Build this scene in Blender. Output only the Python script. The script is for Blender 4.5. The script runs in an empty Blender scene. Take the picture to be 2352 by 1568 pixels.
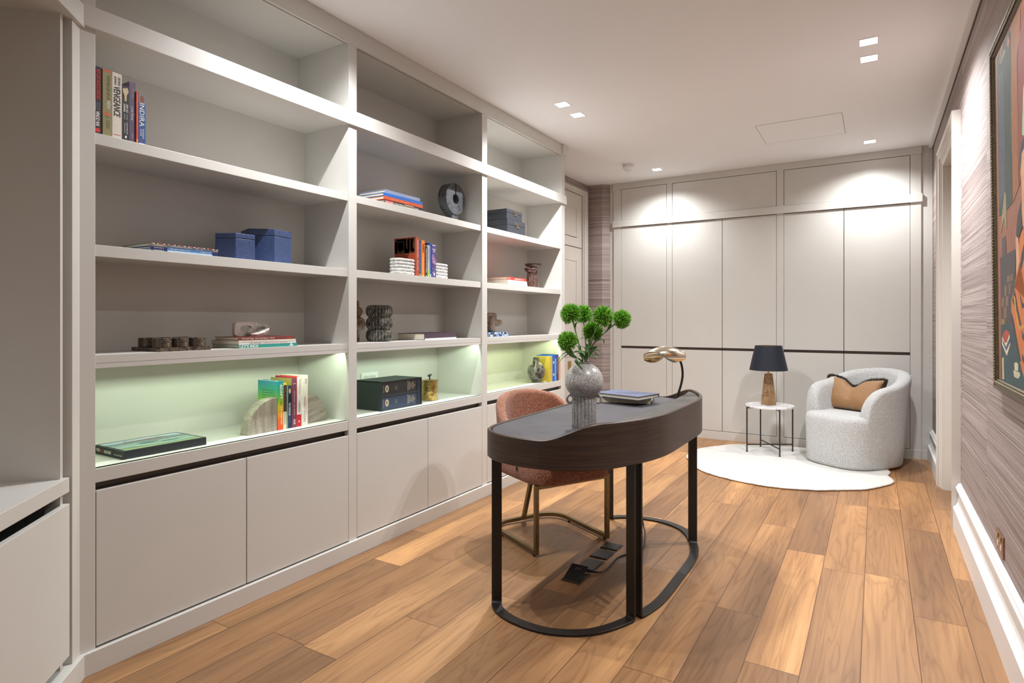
import bpy, bmesh, math, random
from mathutils import Vector, Matrix
random.seed(7)
COL = bpy.context.scene.collection
PI = math.pi

# ------------------------------------------------------------------ mesh builder
class B:
    def __init__(self, M=None):
        self.v = []; self.f = []; self.mi = []; self.sm = []; self.M = M
    def _add(self, vs, fs, m=0, smooth=False):
        o = len(self.v)
        for p in vs:
            p = Vector(p)
            self.v.append(self.M @ p if self.M else p)
        for f in fs:
            self.f.append([i + o for i in f]); self.mi.append(m); self.sm.append(smooth)
        return self
    def box(self, x0, x1, y0, y1, z0, z1, m=0):
        vs = [(x, y, z) for z in (z0, z1) for y in (y0, y1) for x in (x0, x1)]
        return self._add(vs, [(0,2,3,1),(4,5,7,6),(0,1,5,4),(2,6,7,3),(0,4,6,2),(1,3,7,5)], m)
    def quad(self, a, b, c, d, m=0):
        return self._add([a, b, c, d], [(0,1,2,3)], m)
    def poly(self, pts, m=0):
        return self._add(pts, [tuple(range(len(pts)))], m)
    def extrude(self, pts, vec, m=0, smooth=False, caps=True):
        n = len(pts); vec = Vector(vec)
        vs = [Vector(p) for p in pts] + [Vector(p) + vec for p in pts]
        self._add(vs, [(i, (i+1) % n, n + (i+1) % n, n + i) for i in range(n)], m, smooth)
        if caps:
            self._add(vs, [tuple(range(n-1, -1, -1)), tuple(range(n, 2*n))], m)
        return self
    def prism(self, pts2, z0, z1, m=0, smooth=False):
        return self.extrude([(x, y, z0) for x, y in pts2], (0, 0, z1 - z0), m, smooth)
    def grid(self, rows, cu=False, cv=False, m=0, smooth=True, cap=False):
        R = len(rows); C = len(rows[0])
        vs = [p for r in rows for p in r]; fs = []
        for i in range(R if cv else R - 1):
            for j in range(C if cu else C - 1):
                i2 = (i+1) % R; j2 = (j+1) % C
                fs.append((i*C+j, i*C+j2, i2*C+j2, i2*C+j))
        self._add(vs, fs, m, smooth)
        if cap:
            self._add(rows[0], [tuple(range(C-1, -1, -1))], m)
            self._add(rows[-1], [tuple(range(C))], m)
        return self
    def lathe(self, c, prof, n=32, m=0, smooth=True, lobes=0, depth=0.0, sx=1, sy=1, cap=True):
        rows = []
        for r, z in prof:
            row = []
            for k in range(n):
                a = 2*PI*k/n
                rr = r
                if lobes: rr = r*(1 - depth + depth*abs(math.cos(a*lobes/2))**0.7)
                row.append((c[0] + sx*rr*math.cos(a), c[1] + sy*rr*math.sin(a), c[2] + z))
            rows.append(row)
        return self.grid(rows, cu=True, m=m, smooth=smooth, cap=cap)
    def cyl(self, a, b, r, n=16, m=0, r2=None, smooth=True):
        a = Vector(a); b = Vector(b); d = (b - a).normalized()
        u = d.orthogonal().normalized(); w = d.cross(u)
        r2 = r if r2 is None else r2
        rows = [[p + u*(q*math.cos(2*PI*k/n)) + w*(q*math.sin(2*PI*k/n)) for k in range(n)] for p, q in ((a, r), (b, r2))]
        return self.grid(rows, cu=True, m=m, smooth=smooth, cap=True)
    def tube(self, pts, r, n=8, m=0, closed=False):
        pts = [Vector(p) for p in pts]; N = len(pts)
        rs = r if isinstance(r, (list, tuple)) else [r]*N
        rows = []; u = None
        for i, p in enumerate(pts):
            if closed: t = (pts[(i+1) % N] - pts[i-1]).normalized()
            else: t = (pts[min(i+1, N-1)] - pts[max(i-1, 0)]).normalized()
            if u is None: u = t.orthogonal().normalized()
            else: u = (u - t*u.dot(t)).normalized()
            w = t.cross(u)
            rows.append([p + (u*math.cos(2*PI*k/n) + w*math.sin(2*PI*k/n))*rs[i] for k in range(n)])
        return self.grid(rows, cu=True, cv=closed, m=m, cap=not closed)
    def sphere(self, c, r, n=16, m=0, s=(1,1,1)):
        rows = []
        for i in range(1, n//2):
            a = PI*i/(n//2)
            rows.append([(c[0]+s[0]*r*math.sin(a)*math.cos(2*PI*k/n), c[1]+s[1]*r*math.sin(a)*math.sin(2*PI*k/n), c[2]-s[2]*r*math.cos(a)) for k in range(n)])
        return self.grid(rows, cu=True, m=m, cap=True)
    def rbox(self, c, h, r, M=None, m=0, seg=4):
        bm = bmesh.new(); bmesh.ops.create_cube(bm, size=1)
        for v in bm.verts: v.co = Vector((v.co.x*2*h[0], v.co.y*2*h[1], v.co.z*2*h[2]))
        bmesh.ops.bevel(bm, geom=bm.edges[:], offset=r, segments=seg, profile=0.5, affect='EDGES')
        bm.verts.index_update()
        T = Matrix.Translation(Vector(c)) @ (M.to_4x4() if M else Matrix())
        self._add([T @ v.co for v in bm.verts], [[v.index for v in f.verts] for f in bm.faces], m, True)
        bm.free(); return self
    def text(self, s, o, right, up, w=None, h=None, m=0, off=0.0006, bold=False, cw=None, shear=0):
        """lettering as flat mesh: o = lower-left corner, right/up unit vectors"""
        vs, fs, W, H = text_mesh(s)
        right = Vector(right).normalized(); up = Vector(up).normalized(); nrm = right.cross(up)
        if w is None: sx = sy = h/H
        elif h is None: sx = sy = w/W
        else: sx = w/W; sy = h/H
        O = Vector(o)
        reps = (0, 0.035*H, -0.035*H) if bold else (0,)
        for k, dx in enumerate(reps):
            self._add([O + right*((x + dx + shear*y)*sx) + up*(y*sy) + nrm*(off + 0.00004*k) for x, y in vs], fs, m)
        return self
    def build(self, name, mats, parent=None, bevel=0, seg=2, angle=40, subdiv=0):
        me = bpy.data.meshes.new(name)
        inv = world_of(parent).inverted() if parent else Matrix()
        me.from_pydata([inv @ p for p in self.v], [], self.f)
        if not isinstance(mats, (list, tuple)): mats = [mats]
        for m in mats: me.materials.append(m)
        me.polygons.foreach_set('material_index', self.mi)
        me.polygons.foreach_set('use_smooth', self.sm)
        me.update()
        bm = bmesh.new(); bm.from_mesh(me)
        bmesh.ops.remove_doubles(bm, verts=bm.verts, dist=1e-6)
        big = [f for f in bm.faces]
        if self.norm: bmesh.ops.recalc_face_normals(bm, faces=big)
        bm.to_mesh(me); bm.free()
        if any(self.sm): me.set_sharp_from_angle(angle=math.radians(angle))
        o = bpy.data.objects.new(name, me); COL.objects.link(o)
        if parent: o.parent = parent
        if bevel:
            md = o.modifiers.new('edge', 'BEVEL'); md.width = bevel; md.segments = seg; md.limit_method = 'ANGLE'; md.angle_limit = math.radians(50)
        if subdiv:
            md = o.modifiers.new('round', 'SUBSURF'); md.levels = subdiv; md.render_levels = subdiv
        return o
    norm = True

_T = {}
def text_mesh(s):
    if s in _T: return _T[s]
    cu = bpy.data.curves.new('t', 'FONT'); cu.body = s; cu.resolution_u = 2
    ob = bpy.data.objects.new('t', cu); COL.objects.link(ob)
    bpy.context.view_layer.update()
    me = bpy.data.meshes.new_from_object(ob.evaluated_get(bpy.context.evaluated_depsgraph_get()))
    xs = [v.co.x for v in me.vertices]; ys = [v.co.y for v in me.vertices]
    x0, y0 = min(xs), min(ys)
    r = ([(v.co.x - x0, v.co.y - y0) for v in me.vertices], [list(p.vertices) for p in me.polygons], max(xs) - x0, max(ys) - y0)
    bpy.data.objects.remove(ob); bpy.data.curves.remove(cu); bpy.data.meshes.remove(me)
    _T[s] = r; return r

def world_of(o):
    M = Matrix()
    while o is not None:
        M = o.matrix_basis @ M; o = o.parent
    return M

def tag(o, label, cat, group=None):
    o['label'] = label; o['category'] = cat
    if group: o['group'] = group
    return o
def thing(name, label, cat, loc=(0,0,0), rz=0, group=None):
    o = bpy.data.objects.new(name, None); COL.objects.link(o)
    o.empty_display_size = 0.1
    o.location = loc; o.rotation_euler = (0, 0, rz)
    return tag(o, label, cat, group)
def struct(o): o['kind'] = 'structure'; return o

# ------------------------------------------------------------------ materials
def srgb(r, g, b):
    f = lambda c: (c/255/12.92 if c/255 <= 0.04045 else ((c/255+0.055)/1.055)**2.4)
    return (f(r), f(g), f(b))
class N:
    def __init__(self, name):
        self.m = bpy.data.materials.new(name); self.m.use_nodes = True
        self.t = self.m.node_tree; self.b = self.t.nodes['Principled BSDF']
    def n(self, typ, **kw):
        x = self.t.nodes.new(typ)
        for k, v in kw.items():
            if hasattr(x, k): setattr(x, k, v)
            else: x.inputs[k.replace('_', ' ')].default_value = v
        return x
    def l(self, a, b): self.t.links.new(a, b)
    def coord(self, which='Object', scale=(1,1,1), loc=(0,0,0), rot=(0,0,0)):
        tc = self.n('ShaderNodeTexCoord'); mp = self.n('ShaderNodeMapping')
        mp.inputs['Scale'].default_value = scale; mp.inputs['Location'].default_value = loc; mp.inputs['Rotation'].default_value = rot
        self.l(tc.outputs[which], mp.inputs[0]); return mp.outputs[0]
    def noise(self, vec, scale=5, detail=3, rough=0.5, dist=0):
        x = self.n('ShaderNodeTexNoise'); x.inputs['Scale'].default_value = scale; x.inputs['Detail'].default_value = detail
        x.inputs['Roughness'].default_value = rough; x.inputs['Distortion'].default_value = dist
        self.l(vec, x.inputs['Vector']); return x.outputs[0]
    def ramp(self, fac, stops, interp='LINEAR'):
        x = self.n('ShaderNodeValToRGB'); x.color_ramp.interpolation = interp
        el = x.color_ramp.elements
        while len(el) < len(stops): el.new(0.5)
        for e, (p, c) in zip(el, stops):
            e.position = p; e.color = (*c, 1) if len(c) == 3 else c
        self.l(fac, x.inputs[0]); return x.outputs[0]
    def math(self, op, a, b=None, c=None):
        x = self.n('ShaderNodeMath', operation=op)
        for i, q in enumerate((a, b, c)):
            if q is None: continue
            if isinstance(q, (int, float)): x.inputs[i].default_value = q
            else: self.l(q, x.inputs[i])
        return x.outputs[0]
    def mix(self, fac, a, b, mode='MIX'):
        x = self.n('ShaderNodeMix', data_type='RGBA', blend_type=mode)
        for i, q in ((0, fac), (6, a), (7, b)):
            if isinstance(q, (int, float)): x.inputs[i].default_value = q
            elif isinstance(q, tuple): x.inputs[i].default_value = (*q, 1) if len(q) == 3 else q
            else: self.l(q, x.inputs[i])
        return x.outputs[2]
    def bump(self, h, strength=0.2, dist=0.01):
        x = self.n('ShaderNodeBump'); x.inputs['Strength'].default_value = strength; x.inputs['Distance'].default_value = dist
        self.l(h, x.inputs['Height']); self.l(x.outputs[0], self.b.inputs['Normal'])
    def col(self, c):
        if isinstance(c, tuple): self.b.inputs['Base Color'].default_value = (*c, 1)
        else: self.l(c, self.b.inputs['Base Color'])
    def set(self, **kw):
        for k, v in kw.items(): self.b.inputs[k.replace('_', ' ')].default_value = v
        return self
def plain(name, c, rough=0.5, metal=0, var=0.04, scale=40, **kw):
    """a paint, cloth or metal with a faint procedural mottle"""
    x = N(name)
    v = x.noise(x.coord('Object'), scale, 2)
    d = tuple(max(0, q*(1-var)) for q in c); e = tuple(min(1, q*(1+var)) for q in c)
    x.col(x.ramp(v, [(0.3, d), (0.7, e)])); x.set(Roughness=rough, Metallic=metal, **kw)
    return x.m
_pc = {}
def ink(r, g, b, rough=0.55, metal=0):
    k = (r, g, b, rough, metal)
    if k not in _pc: _pc[k] = plain('print_%d_%d_%d' % (r, g, b), srgb(r, g, b), rough, metal, 0.03, 60)
    return _pc[k]

PAINT = plain('greige_cabinet_paint', (0.60, 0.585, 0.55), 0.38, 0, 0.012, 3)
CREAM = plain('cream_door_paint', (0.60, 0.56, 0.51), 0.4, 0, 0.012, 3)
WHITE = plain('white_trim_paint', (0.80, 0.80, 0.80), 0.35, 0, 0.01, 3)
CEIL = plain('ceiling_emulsion', (0.84, 0.85, 0.87), 0.9, 0, 0.008, 2)
BRONZE_DARK = plain('dark_bronze_channel', (0.055, 0.040, 0.032), 0.35, 0.3, 0.1, 20)
BLACKMETAL = plain('black_steel', (0.018, 0.015, 0.013), 0.42, 0.2, 0.1, 30)
BRASS = plain('satin_brass', (0.62, 0.44, 0.16), 0.3, 1.0, 0.06, 40)
CHAIRMETAL = plain('aged_bronze_tube', (0.20, 0.15, 0.075), 0.36, 0.9, 0.08, 30)
CHROME = plain('polished_nickel', (0.75, 0.72, 0.68), 0.14, 1.0, 0.02, 30)
PAGES = None
def make_pages():
    x = N('page_edges'); v = x.noise(x.coord('Object', (4, 4, 500)), 3, 2)
    x.col(x.ramp(v, [(0.3, srgb(196, 186, 164)), (0.7, srgb(235, 228, 210))])); x.set(Roughness=0.8); return x.m
PAGES = make_pages()

def make_floor():
    x = N('walnut_planks')
    tc = x.n('ShaderNodeTexCoord'); sp = x.n('ShaderNodeSeparateXYZ'); x.l(tc.outputs['Object'], sp.inputs[0])
    W = 0.182
    u = x.math('DIVIDE', x.math('ADD', sp.outputs[0], 0.593 + W*40), W)
    row = x.math('FLOOR', u); fu = x.math('FRACT', u)
    wn = x.n('ShaderNodeTexWhiteNoise', noise_dimensions='1D'); x.l(row, wn.inputs['W'])
    off = x.math('MULTIPLY', wn.outputs[0], 7.3)
    w = x.math('DIVIDE', x.math('ADD', x.math('ADD', sp.outputs[1], off), 20), 1.25)
    idx = x.math('FLOOR', w); fw = x.math('FRACT', w)
    cv = x.n('ShaderNodeCombineXYZ'); x.l(row, cv.inputs[0]); x.l(idx, cv.inputs[1])
    w2 = x.n('ShaderNodeTexWhiteNoise', noise_dimensions='2D'); x.l(cv.outputs[0], w2.inputs['Vector'])
    # grain coordinates shifted for each plank
    sh = x.n('ShaderNodeVectorMath', operation='MULTIPLY_ADD'); x.l(w2.outputs['Color'], sh.inputs[0]); sh.inputs[1].default_value = (9, 31, 17)
    x.l(tc.outputs['Object'], sh.inputs[2])
    mp = x.n('ShaderNodeMapping'); mp.inputs['Scale'].default_value = (7.5, 0.62, 1); x.l(sh.outputs[0], mp.inputs[0])
    big = x.noise(mp.outputs[0], 1.0, 2.0, 0.45, 0.9)
    rings = x.math('FRACT', x.math('MULTIPLY', big, 11.0))
    tri = x.math('ABSOLUTE', x.math('SUBTRACT', rings, 0.5))           # 0..0.5
    mp2 = x.n('ShaderNodeMapping'); mp2.inputs['Scale'].default_value = (70, 2.2, 1); x.l(sh.outputs[0], mp2.inputs[0])
    fine = x.noise(mp2.outputs[0], 1.0, 4, 0.65, 0.25)
    mp3 = x.n('ShaderNodeMapping'); mp3.inputs['Scale'].default_value = (3.6, 0.45, 1); x.l(sh.outputs[0], mp3.inputs[0])
    wide = x.noise(mp3.outputs[0], 1.0, 1.5, 0.5, 0.5)
    base = x.ramp(wide, [(0.28, srgb(124, 90, 61)), (0.45, srgb(148, 110, 75)), (0.60, srgb(164, 122, 82)), (0.74, srgb(196, 150, 102))])
    # each plank its own depth of colour
    tone = x.ramp(w2.outputs['Value'], [(0.0, (0.80, 0.77, 0.74)), (0.35, (0.94, 0.93, 0.92)), (0.75, (1.04, 1.03, 1.0)), (1.0, (1.16, 1.10, 1.0))])
    c = x.mix(1.0, base, tone, 'MULTIPLY')
    line = x.ramp(tri, [(0.0, (0.66, 0.60, 0.55)), (0.14, (0.95, 0.94, 0.93)), (0.5, (1.04, 1.03, 1.02))])
    c = x.mix(0.62, c, x.mix(1.0, c, line, 'MULTIPLY'))
    fr = x.ramp(fine, [(0.32, (0.80, 0.77, 0.74)), (0.55, (1.02, 1.02, 1.02)), (0.75, (1.10, 1.09, 1.06))])
    c = x.mix(0.75, c, x.mix(1.0, c, fr, 'MULTIPLY'))
    # knots
    vo = x.n('ShaderNodeTexVoronoi'); vo.inputs['Scale'].default_value = 1.0; vo.inputs['Randomness'].default_value = 1
    mp4 = x.n('ShaderNodeMapping'); mp4.inputs['Scale'].default_value = (2.6, 1.3, 1); x.l(tc.outputs['Object'], mp4.inputs[0]); x.l(mp4.outputs[0], vo.inputs['Vector'])
    kn = x.ramp(vo.outputs['Distance'], [(0.0, (0.35, 0.28, 0.22)), (0.025, (0.5, 0.42, 0.36)), (0.05, (1, 1, 1))])
    c = x.mix(0.8, c, x.mix(1.0, c, kn, 'MULTIPLY'))
    # board joints
    e1 = x.math('MINIMUM', fu, x.math('SUBTRACT', 1.0, fu))
    e2 = x.math('MULTIPLY', x.math('MINIMUM', fw, x.math('SUBTRACT', 1.0, fw)), 1.25/W)
    e = x.math('MINIMUM', e1, e2)
    gap = x.ramp(e, [(0.0, (0.34, 0.28, 0.23)), (0.006, (0.45, 0.38, 0.32)), (0.013, (1, 1, 1))])
    c = x.mix(1.0, c, gap, 'MULTIPLY')
    x.col(c)
    x.l(x.ramp(fine, [(0.3, (0.34,)*3), (0.7, (0.46,)*3)]), x.b.inputs['Roughness'])
    hgt = x.math('ADD', x.math('MULTIPLY', x.ramp(e, [(0.0, (0, 0, 0)), (0.012, (1, 1, 1))]), 1.0), x.math('MULTIPLY', fine, 0.10))
    x.bump(hgt, 0.25, 0.002)
    return x.m
FLOOR = make_floor()

def make_grass(name, along, tint=(1,1,1)):
    """grasscloth wallcovering: fine horizontal fibres, dropped panels"""
    x = N(name)
    tc = x.n('ShaderNodeTexCoord'); sp = x.n('ShaderNodeSeparateXYZ'); x.l(tc.outputs['Object'], sp.inputs[0])
    a = sp.outputs[along]
    pan = x.math('FLOOR', x.math('DIVIDE', x.math('ADD', a, 10.2), 0.91))
    wn = x.n('ShaderNodeTexWhiteNoise', noise_dimensions='1D'); x.l(pan, wn.inputs['W'])
    cv = x.n('ShaderNodeCombineXYZ')
    x.l(x.math('MULTIPLY', a, 0.55), cv.inputs[0])
    x.l(x.math('MULTIPLY', pan, 3.71), cv.inputs[1])
    x.l(x.math('MULTIPLY', sp.outputs[2], 135.0), cv.inputs[2])
    s1 = x.noise(cv.outputs[0], 1.0, 5, 0.62, 0.15)
    cv2 = x.n('ShaderNodeCombineXYZ')
    x.l(x.math('MULTIPLY', a, 0.25), cv2.inputs[0]); x.l(x.math('MULTIPLY', pan, 5.3), cv2.inputs[1]); x.l(x.math('MULTIPLY', sp.outputs[2], 11.0), cv2.inputs[2])
    s2 = x.noise(cv2.outputs[0], 1.0, 3, 0.5, 0.2)
    cv3 = x.n('ShaderNodeCombineXYZ')
    x.l(x.math('MULTIPLY', a, 14), cv3.inputs[0]); x.l(x.math('MULTIPLY', sp.outputs[2], 300), cv3.inputs[2])
    s3 = x.noise(cv3.outputs[0], 1.0, 2, 0.6)
    t = tint
    q = lambda c: tuple(i*j for i, j in zip(srgb(*c), t))
    c = x.ramp(s1, [(0.28, q((88, 76, 72))), (0.42, q((140, 125, 121))), (0.55, q((164, 150, 146))), (0.74, q((190, 178, 174)))])
    c = x.mix(0.38, c, x.mix(1.0, c, x.ramp(s2, [(0.3, (0.72, 0.71, 0.71)), (0.5, (1, 1, 1)), (0.7, (1.12, 1.12, 1.12))]), 'MULTIPLY'))
    c = x.mix(0.35, c, x.mix(1.0, c, x.ramp(s3, [(0.35, (0.78,)*3), (0.6, (1.1,)*3)]), 'MULTIPLY'))
    x.col(c); x.set(Roughness=0.62)
    x.bump(x.math('ADD', s1, x.math('MULTIPLY', s3, 0.4)), 0.35, 0.004)
    return x.m
GRASS_Y = make_grass('grasscloth_side', 1)
GRASS_X = make_grass('grasscloth_end', 0)

def make_deskwood():
    x = N('fumed_walnut_veneer')
    v = x.noise(x.coord('Object', (3, 3, 150)), 1.0, 5, 0.65, 0.35)
    w = x.noise(x.coord('Object', (1.2, 1.2, 14)), 1.0, 2, 0.5, 0.6)
    c = x.ramp(v, [(0.25, srgb(36, 25, 19)), (0.5, srgb(58, 42, 32)), (0.75, srgb(82, 60, 46))])
    c = x.mix(0.5, c, x.mix(1.0, c, x.ramp(w, [(0.3, (0.7, 0.7, 0.7)), (0.7, (1.25, 1.22, 1.2))]), 'MULTIPLY'))
    x.col(c); x.set(Roughness=0.42); x.bump(v, 0.12, 0.002); return x.m
DESKWOOD = make_deskwood()
def make_leather(name, c, rough=0.48):
    x = N(name); v = x.noise(x.coord('Object'), 350, 3, 0.6); w = x.noise(x.coord('Object'), 6, 3, 0.5)
    d = tuple(q*0.82 for q in c); e = tuple(q*1.15 for q in c)
    x.col(x.ramp(w, [(0.3, d), (0.7, e)])); x.set(Roughness=rough); x.b.inputs['Specular IOR Level'].default_value = 0.25; x.bump(v, 0.12, 0.002); return x.m
LEATHER = make_leather('slate_leather', (0.058, 0.053, 0.058), 0.58)
LEATHER_CONSOLE = make_leather('taupe_leather', (0.062, 0.055, 0.049), 0.55)

def make_boucle(name, dark, mid, light, scale=190, bump=0.9, sheen=0.3):
    x = N(name)
    vo = x.n('ShaderNodeTexVoronoi'); vo.inputs['Scale'].default_value = scale
    co = x.coord('Object'); n0 = x.noise(co, scale*0.8, 3, 0.6)
    x.l(co, vo.inputs['Vector'])
    h = x.math('ADD', x.math('SUBTRACT', 0.8, vo.outputs['Distance']), x.math('MULTIPLY', n0, 0.5))
    wn = x.noise(co, scale*1.3, 2, 0.7)
    c = x.ramp(wn, [(0.30, dark), (0.48, mid), (0.68, light)])
    c = x.mix(0.55, c, x.mix(1.0, c, x.ramp(vo.outputs['Distance'], [(0.15, (1.12,)*3), (0.75, (0.55,)*3)]), 'MULTIPLY'))
    x.col(c); x.set(Roughness=0.95); x.b.inputs['Sheen Weight'].default_value = sheen
    x.bump(h, bump, 0.006); return x.m
RUST = make_boucle('rust_boucle', srgb(70, 30, 14), srgb(146, 76, 44), srgb(220, 164, 128), 210)
WHITEBOUCLE = make_boucle('white_boucle', srgb(178, 178, 177), srgb(208, 208, 207), srgb(228, 228, 227), 170, 0.9)

def make_marble(name, base, vein, scale=6, thick=0.04, rough=0.25, dark=None):
    x = N(name); co = x.coord('Object')
    n1 = x.noise(co, scale, 5, 0.6, 1.6)
    v = x.math('ABSOLUTE', x.math('SUBTRACT', n1, 0.5))
    c = x.ramp(v, [(0.0, vein), (thick, tuple((a+b)/2 for a, b in zip(base, vein))), (thick*2.6, base)])
    n2 = x.noise(co, scale*0.6, 3, 0.5)
    if dark: c = x.mix(x.ramp(n2, [(0.42, (0, 0, 0)), (0.62, (1, 1, 1))]), c, dark)
    x.col(c); x.set(Roughness=rough); return x.m
WHITEMARBLE = make_marble('white_marble', srgb(224, 224, 224), srgb(150, 150, 156), 3.2, 0.012)
GREYSTONE = make_marble('pale_grey_marble', srgb(206, 202, 194), srgb(150, 146, 138), 14, 0.02, 0.35)
BLACKSTONE = make_marble('black_marble', srgb(52, 53, 57), srgb(108, 110, 114), 24, 0.022, 0.5, srgb(76, 78, 83))
TRAYSTONE = make_marble('dark_emperador_marble', srgb(44, 38, 33), srgb(150, 132, 110), 34, 0.02, 0.22, srgb(84, 72, 60))
BROWNMARBLE = make_marble('brown_forest_marble', srgb(166, 134, 98), srgb(88, 58, 36), 9, 0.012, 0.25, srgb(142, 112, 80))
OXMARBLE = make_marble('oxblood_marble', srgb(64, 42, 36), srgb(150, 126, 118), 16, 0.012, 0.18, srgb(84, 58, 50))
KNOTSTONE = make_marble('sand_travertine', srgb(142, 122, 106), srgb(106, 86, 72), 22, 0.03, 0.45, srgb(166, 146, 128))
WHITESTONE = make_marble('white_alabaster', srgb(222, 218, 212), srgb(182, 178, 172), 10, 0.02, 0.35)
BEADSTONE = make_marble('carrara_beads', srgb(226, 224, 220), srgb(160, 158, 154), 22, 0.03, 0.4)
def make_banded(rot):
    x = N('banded_grey_travertine'); co = x.coord('Object', (1, 1, 1), (0, 0, 0), rot)
    mp = x.n('ShaderNodeMapping'); mp.inputs['Scale'].default_value = (10, 42, 3); x.l(co, mp.inputs[0])
    v = x.noise(mp.outputs[0], 1.0, 5, 0.6, 0.5); s = x.noise(co, 180, 2)
    c = x.ramp(v, [(0.28, srgb(88, 80, 72)), (0.45, srgb(142, 132, 120)), (0.58, srgb(166, 156, 144)), (0.75, srgb(196, 186, 172))])
    x.col(x.mix(0.25, c, x.ramp(s, [(0.35, srgb(80, 74, 66)), (0.6, srgb(190, 182, 168))]))); x.set(Roughness=0.4); return x.m
BAND_V = make_banded((0, 0, 0)); BAND_H = make_banded((PI/2.3, 0, 0))
def make_glass(name, c, rough=0.03, mixg=0.75):
    x = N(name); x.col(c); x.set(Roughness=rough, IOR=1.48); x.b.inputs['Transmission Weight'].default_value = mixg; return x.m
SMOKEGLASS = None
def make_ribglass(name, dk, lt, k=1.0, tr=0.45):
    x = N(name); co = x.coord('Object'); n1 = x.noise(co, 18*k, 4, 0.55, 2.5)
    x.col(x.ramp(n1, [(0.35, dk), (0.62, lt)])); x.set(Roughness=0.06, IOR=1.5); x.b.inputs['Transmission Weight'].default_value = tr
    return x.m
RIBGLASS = make_ribglass('smoked_ribbed_glass', srgb(72, 68, 60), srgb(160, 156, 146), 1.0, 0.55)
AMBERGLASS = make_ribglass('amber_glass', srgb(80, 62, 44), srgb(158, 132, 104), 1.0, 0.45)
SMOKEGLASS = make_ribglass('mottled_smoke_glass', srgb(70, 60, 46), srgb(214, 212, 204), 0.6, 0.8)
def make_shagreen(name, c):
    x = N(name); vo = x.n('ShaderNodeTexVoronoi'); vo.inputs['Scale'].default_value = 230
    x.l(x.coord('Object'), vo.inputs['Vector'])
    d = tuple(q*0.72 for q in c); e = tuple(min(1, q*1.5) for q in c)
    x.col(x.ramp(vo.outputs['Distance'], [(0.1, e), (0.35, c), (0.8, d)])); x.set(Roughness=0.32); x.bump(vo.outputs['Distance'], -0.3, 0.002) if False else x.bump(vo.outputs['Distance'], 0.3, 0.002); return x.m
NAVYSHAG = make_shagreen('blue_shagreen', srgb(62, 78, 118))
BLACKSHAG = make_shagreen('charcoal_shagreen', srgb(48, 51, 58))
def make_hammered():
    x = N('hammered_brass'); vo = x.n('ShaderNodeTexVoronoi'); vo.inputs['Scale'].default_value = 48
    x.l(x.coord('Object'), vo.inputs['Vector'])
    x.col(x.ramp(vo.outputs['Distance'], [(0.1, srgb(150, 122, 70)), (0.6, srgb(186, 160, 100))])); x.set(Roughness=0.34, Metallic=0.85); x.bump(vo.outputs['Distance'], 0.6, 0.004); return x.m
HAMMERED = make_hammered()
def make_speckle():
    x = N('speckled_stoneware'); co = x.coord('Object')
    n1 = x.noise(co, 260, 3, 0.7); n2 = x.noise(co, 14, 3, 0.6)
    c = x.ramp(n1, [(0.36, srgb(92, 86, 82)), (0.46, srgb(170, 166, 162)), (0.60, srgb(206, 203, 200)), (0.72, srgb(224, 222, 219))])
    c = x.mix(0.5, c, x.mix(1.0, c, x.ramp(n2, [(0.35, (0.72, 0.69, 0.66)), (0.6, (1.05,)*3)]), 'MULTIPLY'))
    x.col(c); x.set(Roughness=0.27); x.bump(n1, 0.15, 0.002); return x.m
STONEWARE = make_speckle()
def make_rug():
    x = N('cream_wool_rug'); co = x.coord('Object')
    n1 = x.noise(co, 420, 2, 0.7); w = x.noise(x.coord('Object', (1.0, 3.2, 1), (0, 0, 0), (0, 0, 0.45)), 1.1, 1.5, 0.5, 0.8)
    f = x.math('ABSOLUTE', x.math('SUBTRACT', x.math('FRACT', x.math('MULTIPLY', w, 7.0)), 0.5))
    c = x.ramp(f, [(0.0, srgb(186, 184, 178)), (0.03, srgb(206, 204, 199)), (0.5, srgb(210, 208, 204))])
    x.col(x.mix(0.25, c, x.ramp(n1, [(0.3, srgb(190, 187, 181)), (0.7, srgb(222, 221, 217))]))); x.set(Roughness=0.95)
    x.b.inputs['Sheen Weight'].default_value = 0.2
    x.bump(x.math('ADD', x.math('MULTIPLY', n1, 0.4), x.ramp(f, [(0.0, (0, 0, 0)), (0.05, (1, 1, 1))])), 0.5, 0.006); return x.m
RUG = make_rug()
RUGBACK = plain('rug_backing', srgb(120, 92, 66), 0.9)
def make_satin(name, c):
    x = N(name); x.col(c); n1 = x.noise(x.coord('Object'), 7, 3, 0.5, 0.6)
    x.set(Roughness=0.55); x.b.inputs['Sheen Weight'].default_value = 0.3; x.bump(n1, 0.35, 0.03); return x.m
SATIN = make_satin('caramel_satin', srgb(146, 106, 64))
FRINGE = plain('brown_fringe', srgb(66, 53, 40), 0.8, 0, 0.35, 300)
SHADE = plain('navy_lampshade_silk', srgb(22, 28, 44), 0.55, 0, 0.06, 60)
GOLDLINING = plain('gold_shade_lining', srgb(196, 160, 84), 0.35, 0.7)
def make_green(name, a, b):
    x = N(name); n1 = x.noise(x.coord('Object'), 90, 2)
    x.col(x.ramp(n1, [(0.35, a), (0.65, b)])); x.set(Roughness=0.5); x.b.inputs['Subsurface Weight'].default_value = 0.0; return x.m
BLOOM = make_green('trick_dianthus_green', srgb(70, 132, 28), srgb(156, 212, 78))
STEM = make_green('stem_green', srgb(70, 112, 54), srgb(128, 164, 104))
LEAF = make_green('leaf_green', srgb(62, 108, 50), srgb(124, 164, 96))
BLACKPLASTIC = plain('black_plastic', (0.016, 0.017, 0.018), 0.35)
SOCKETBLACK = plain('black_anodised_lid', (0.03, 0.032, 0.033), 0.3, 0.3)
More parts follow.
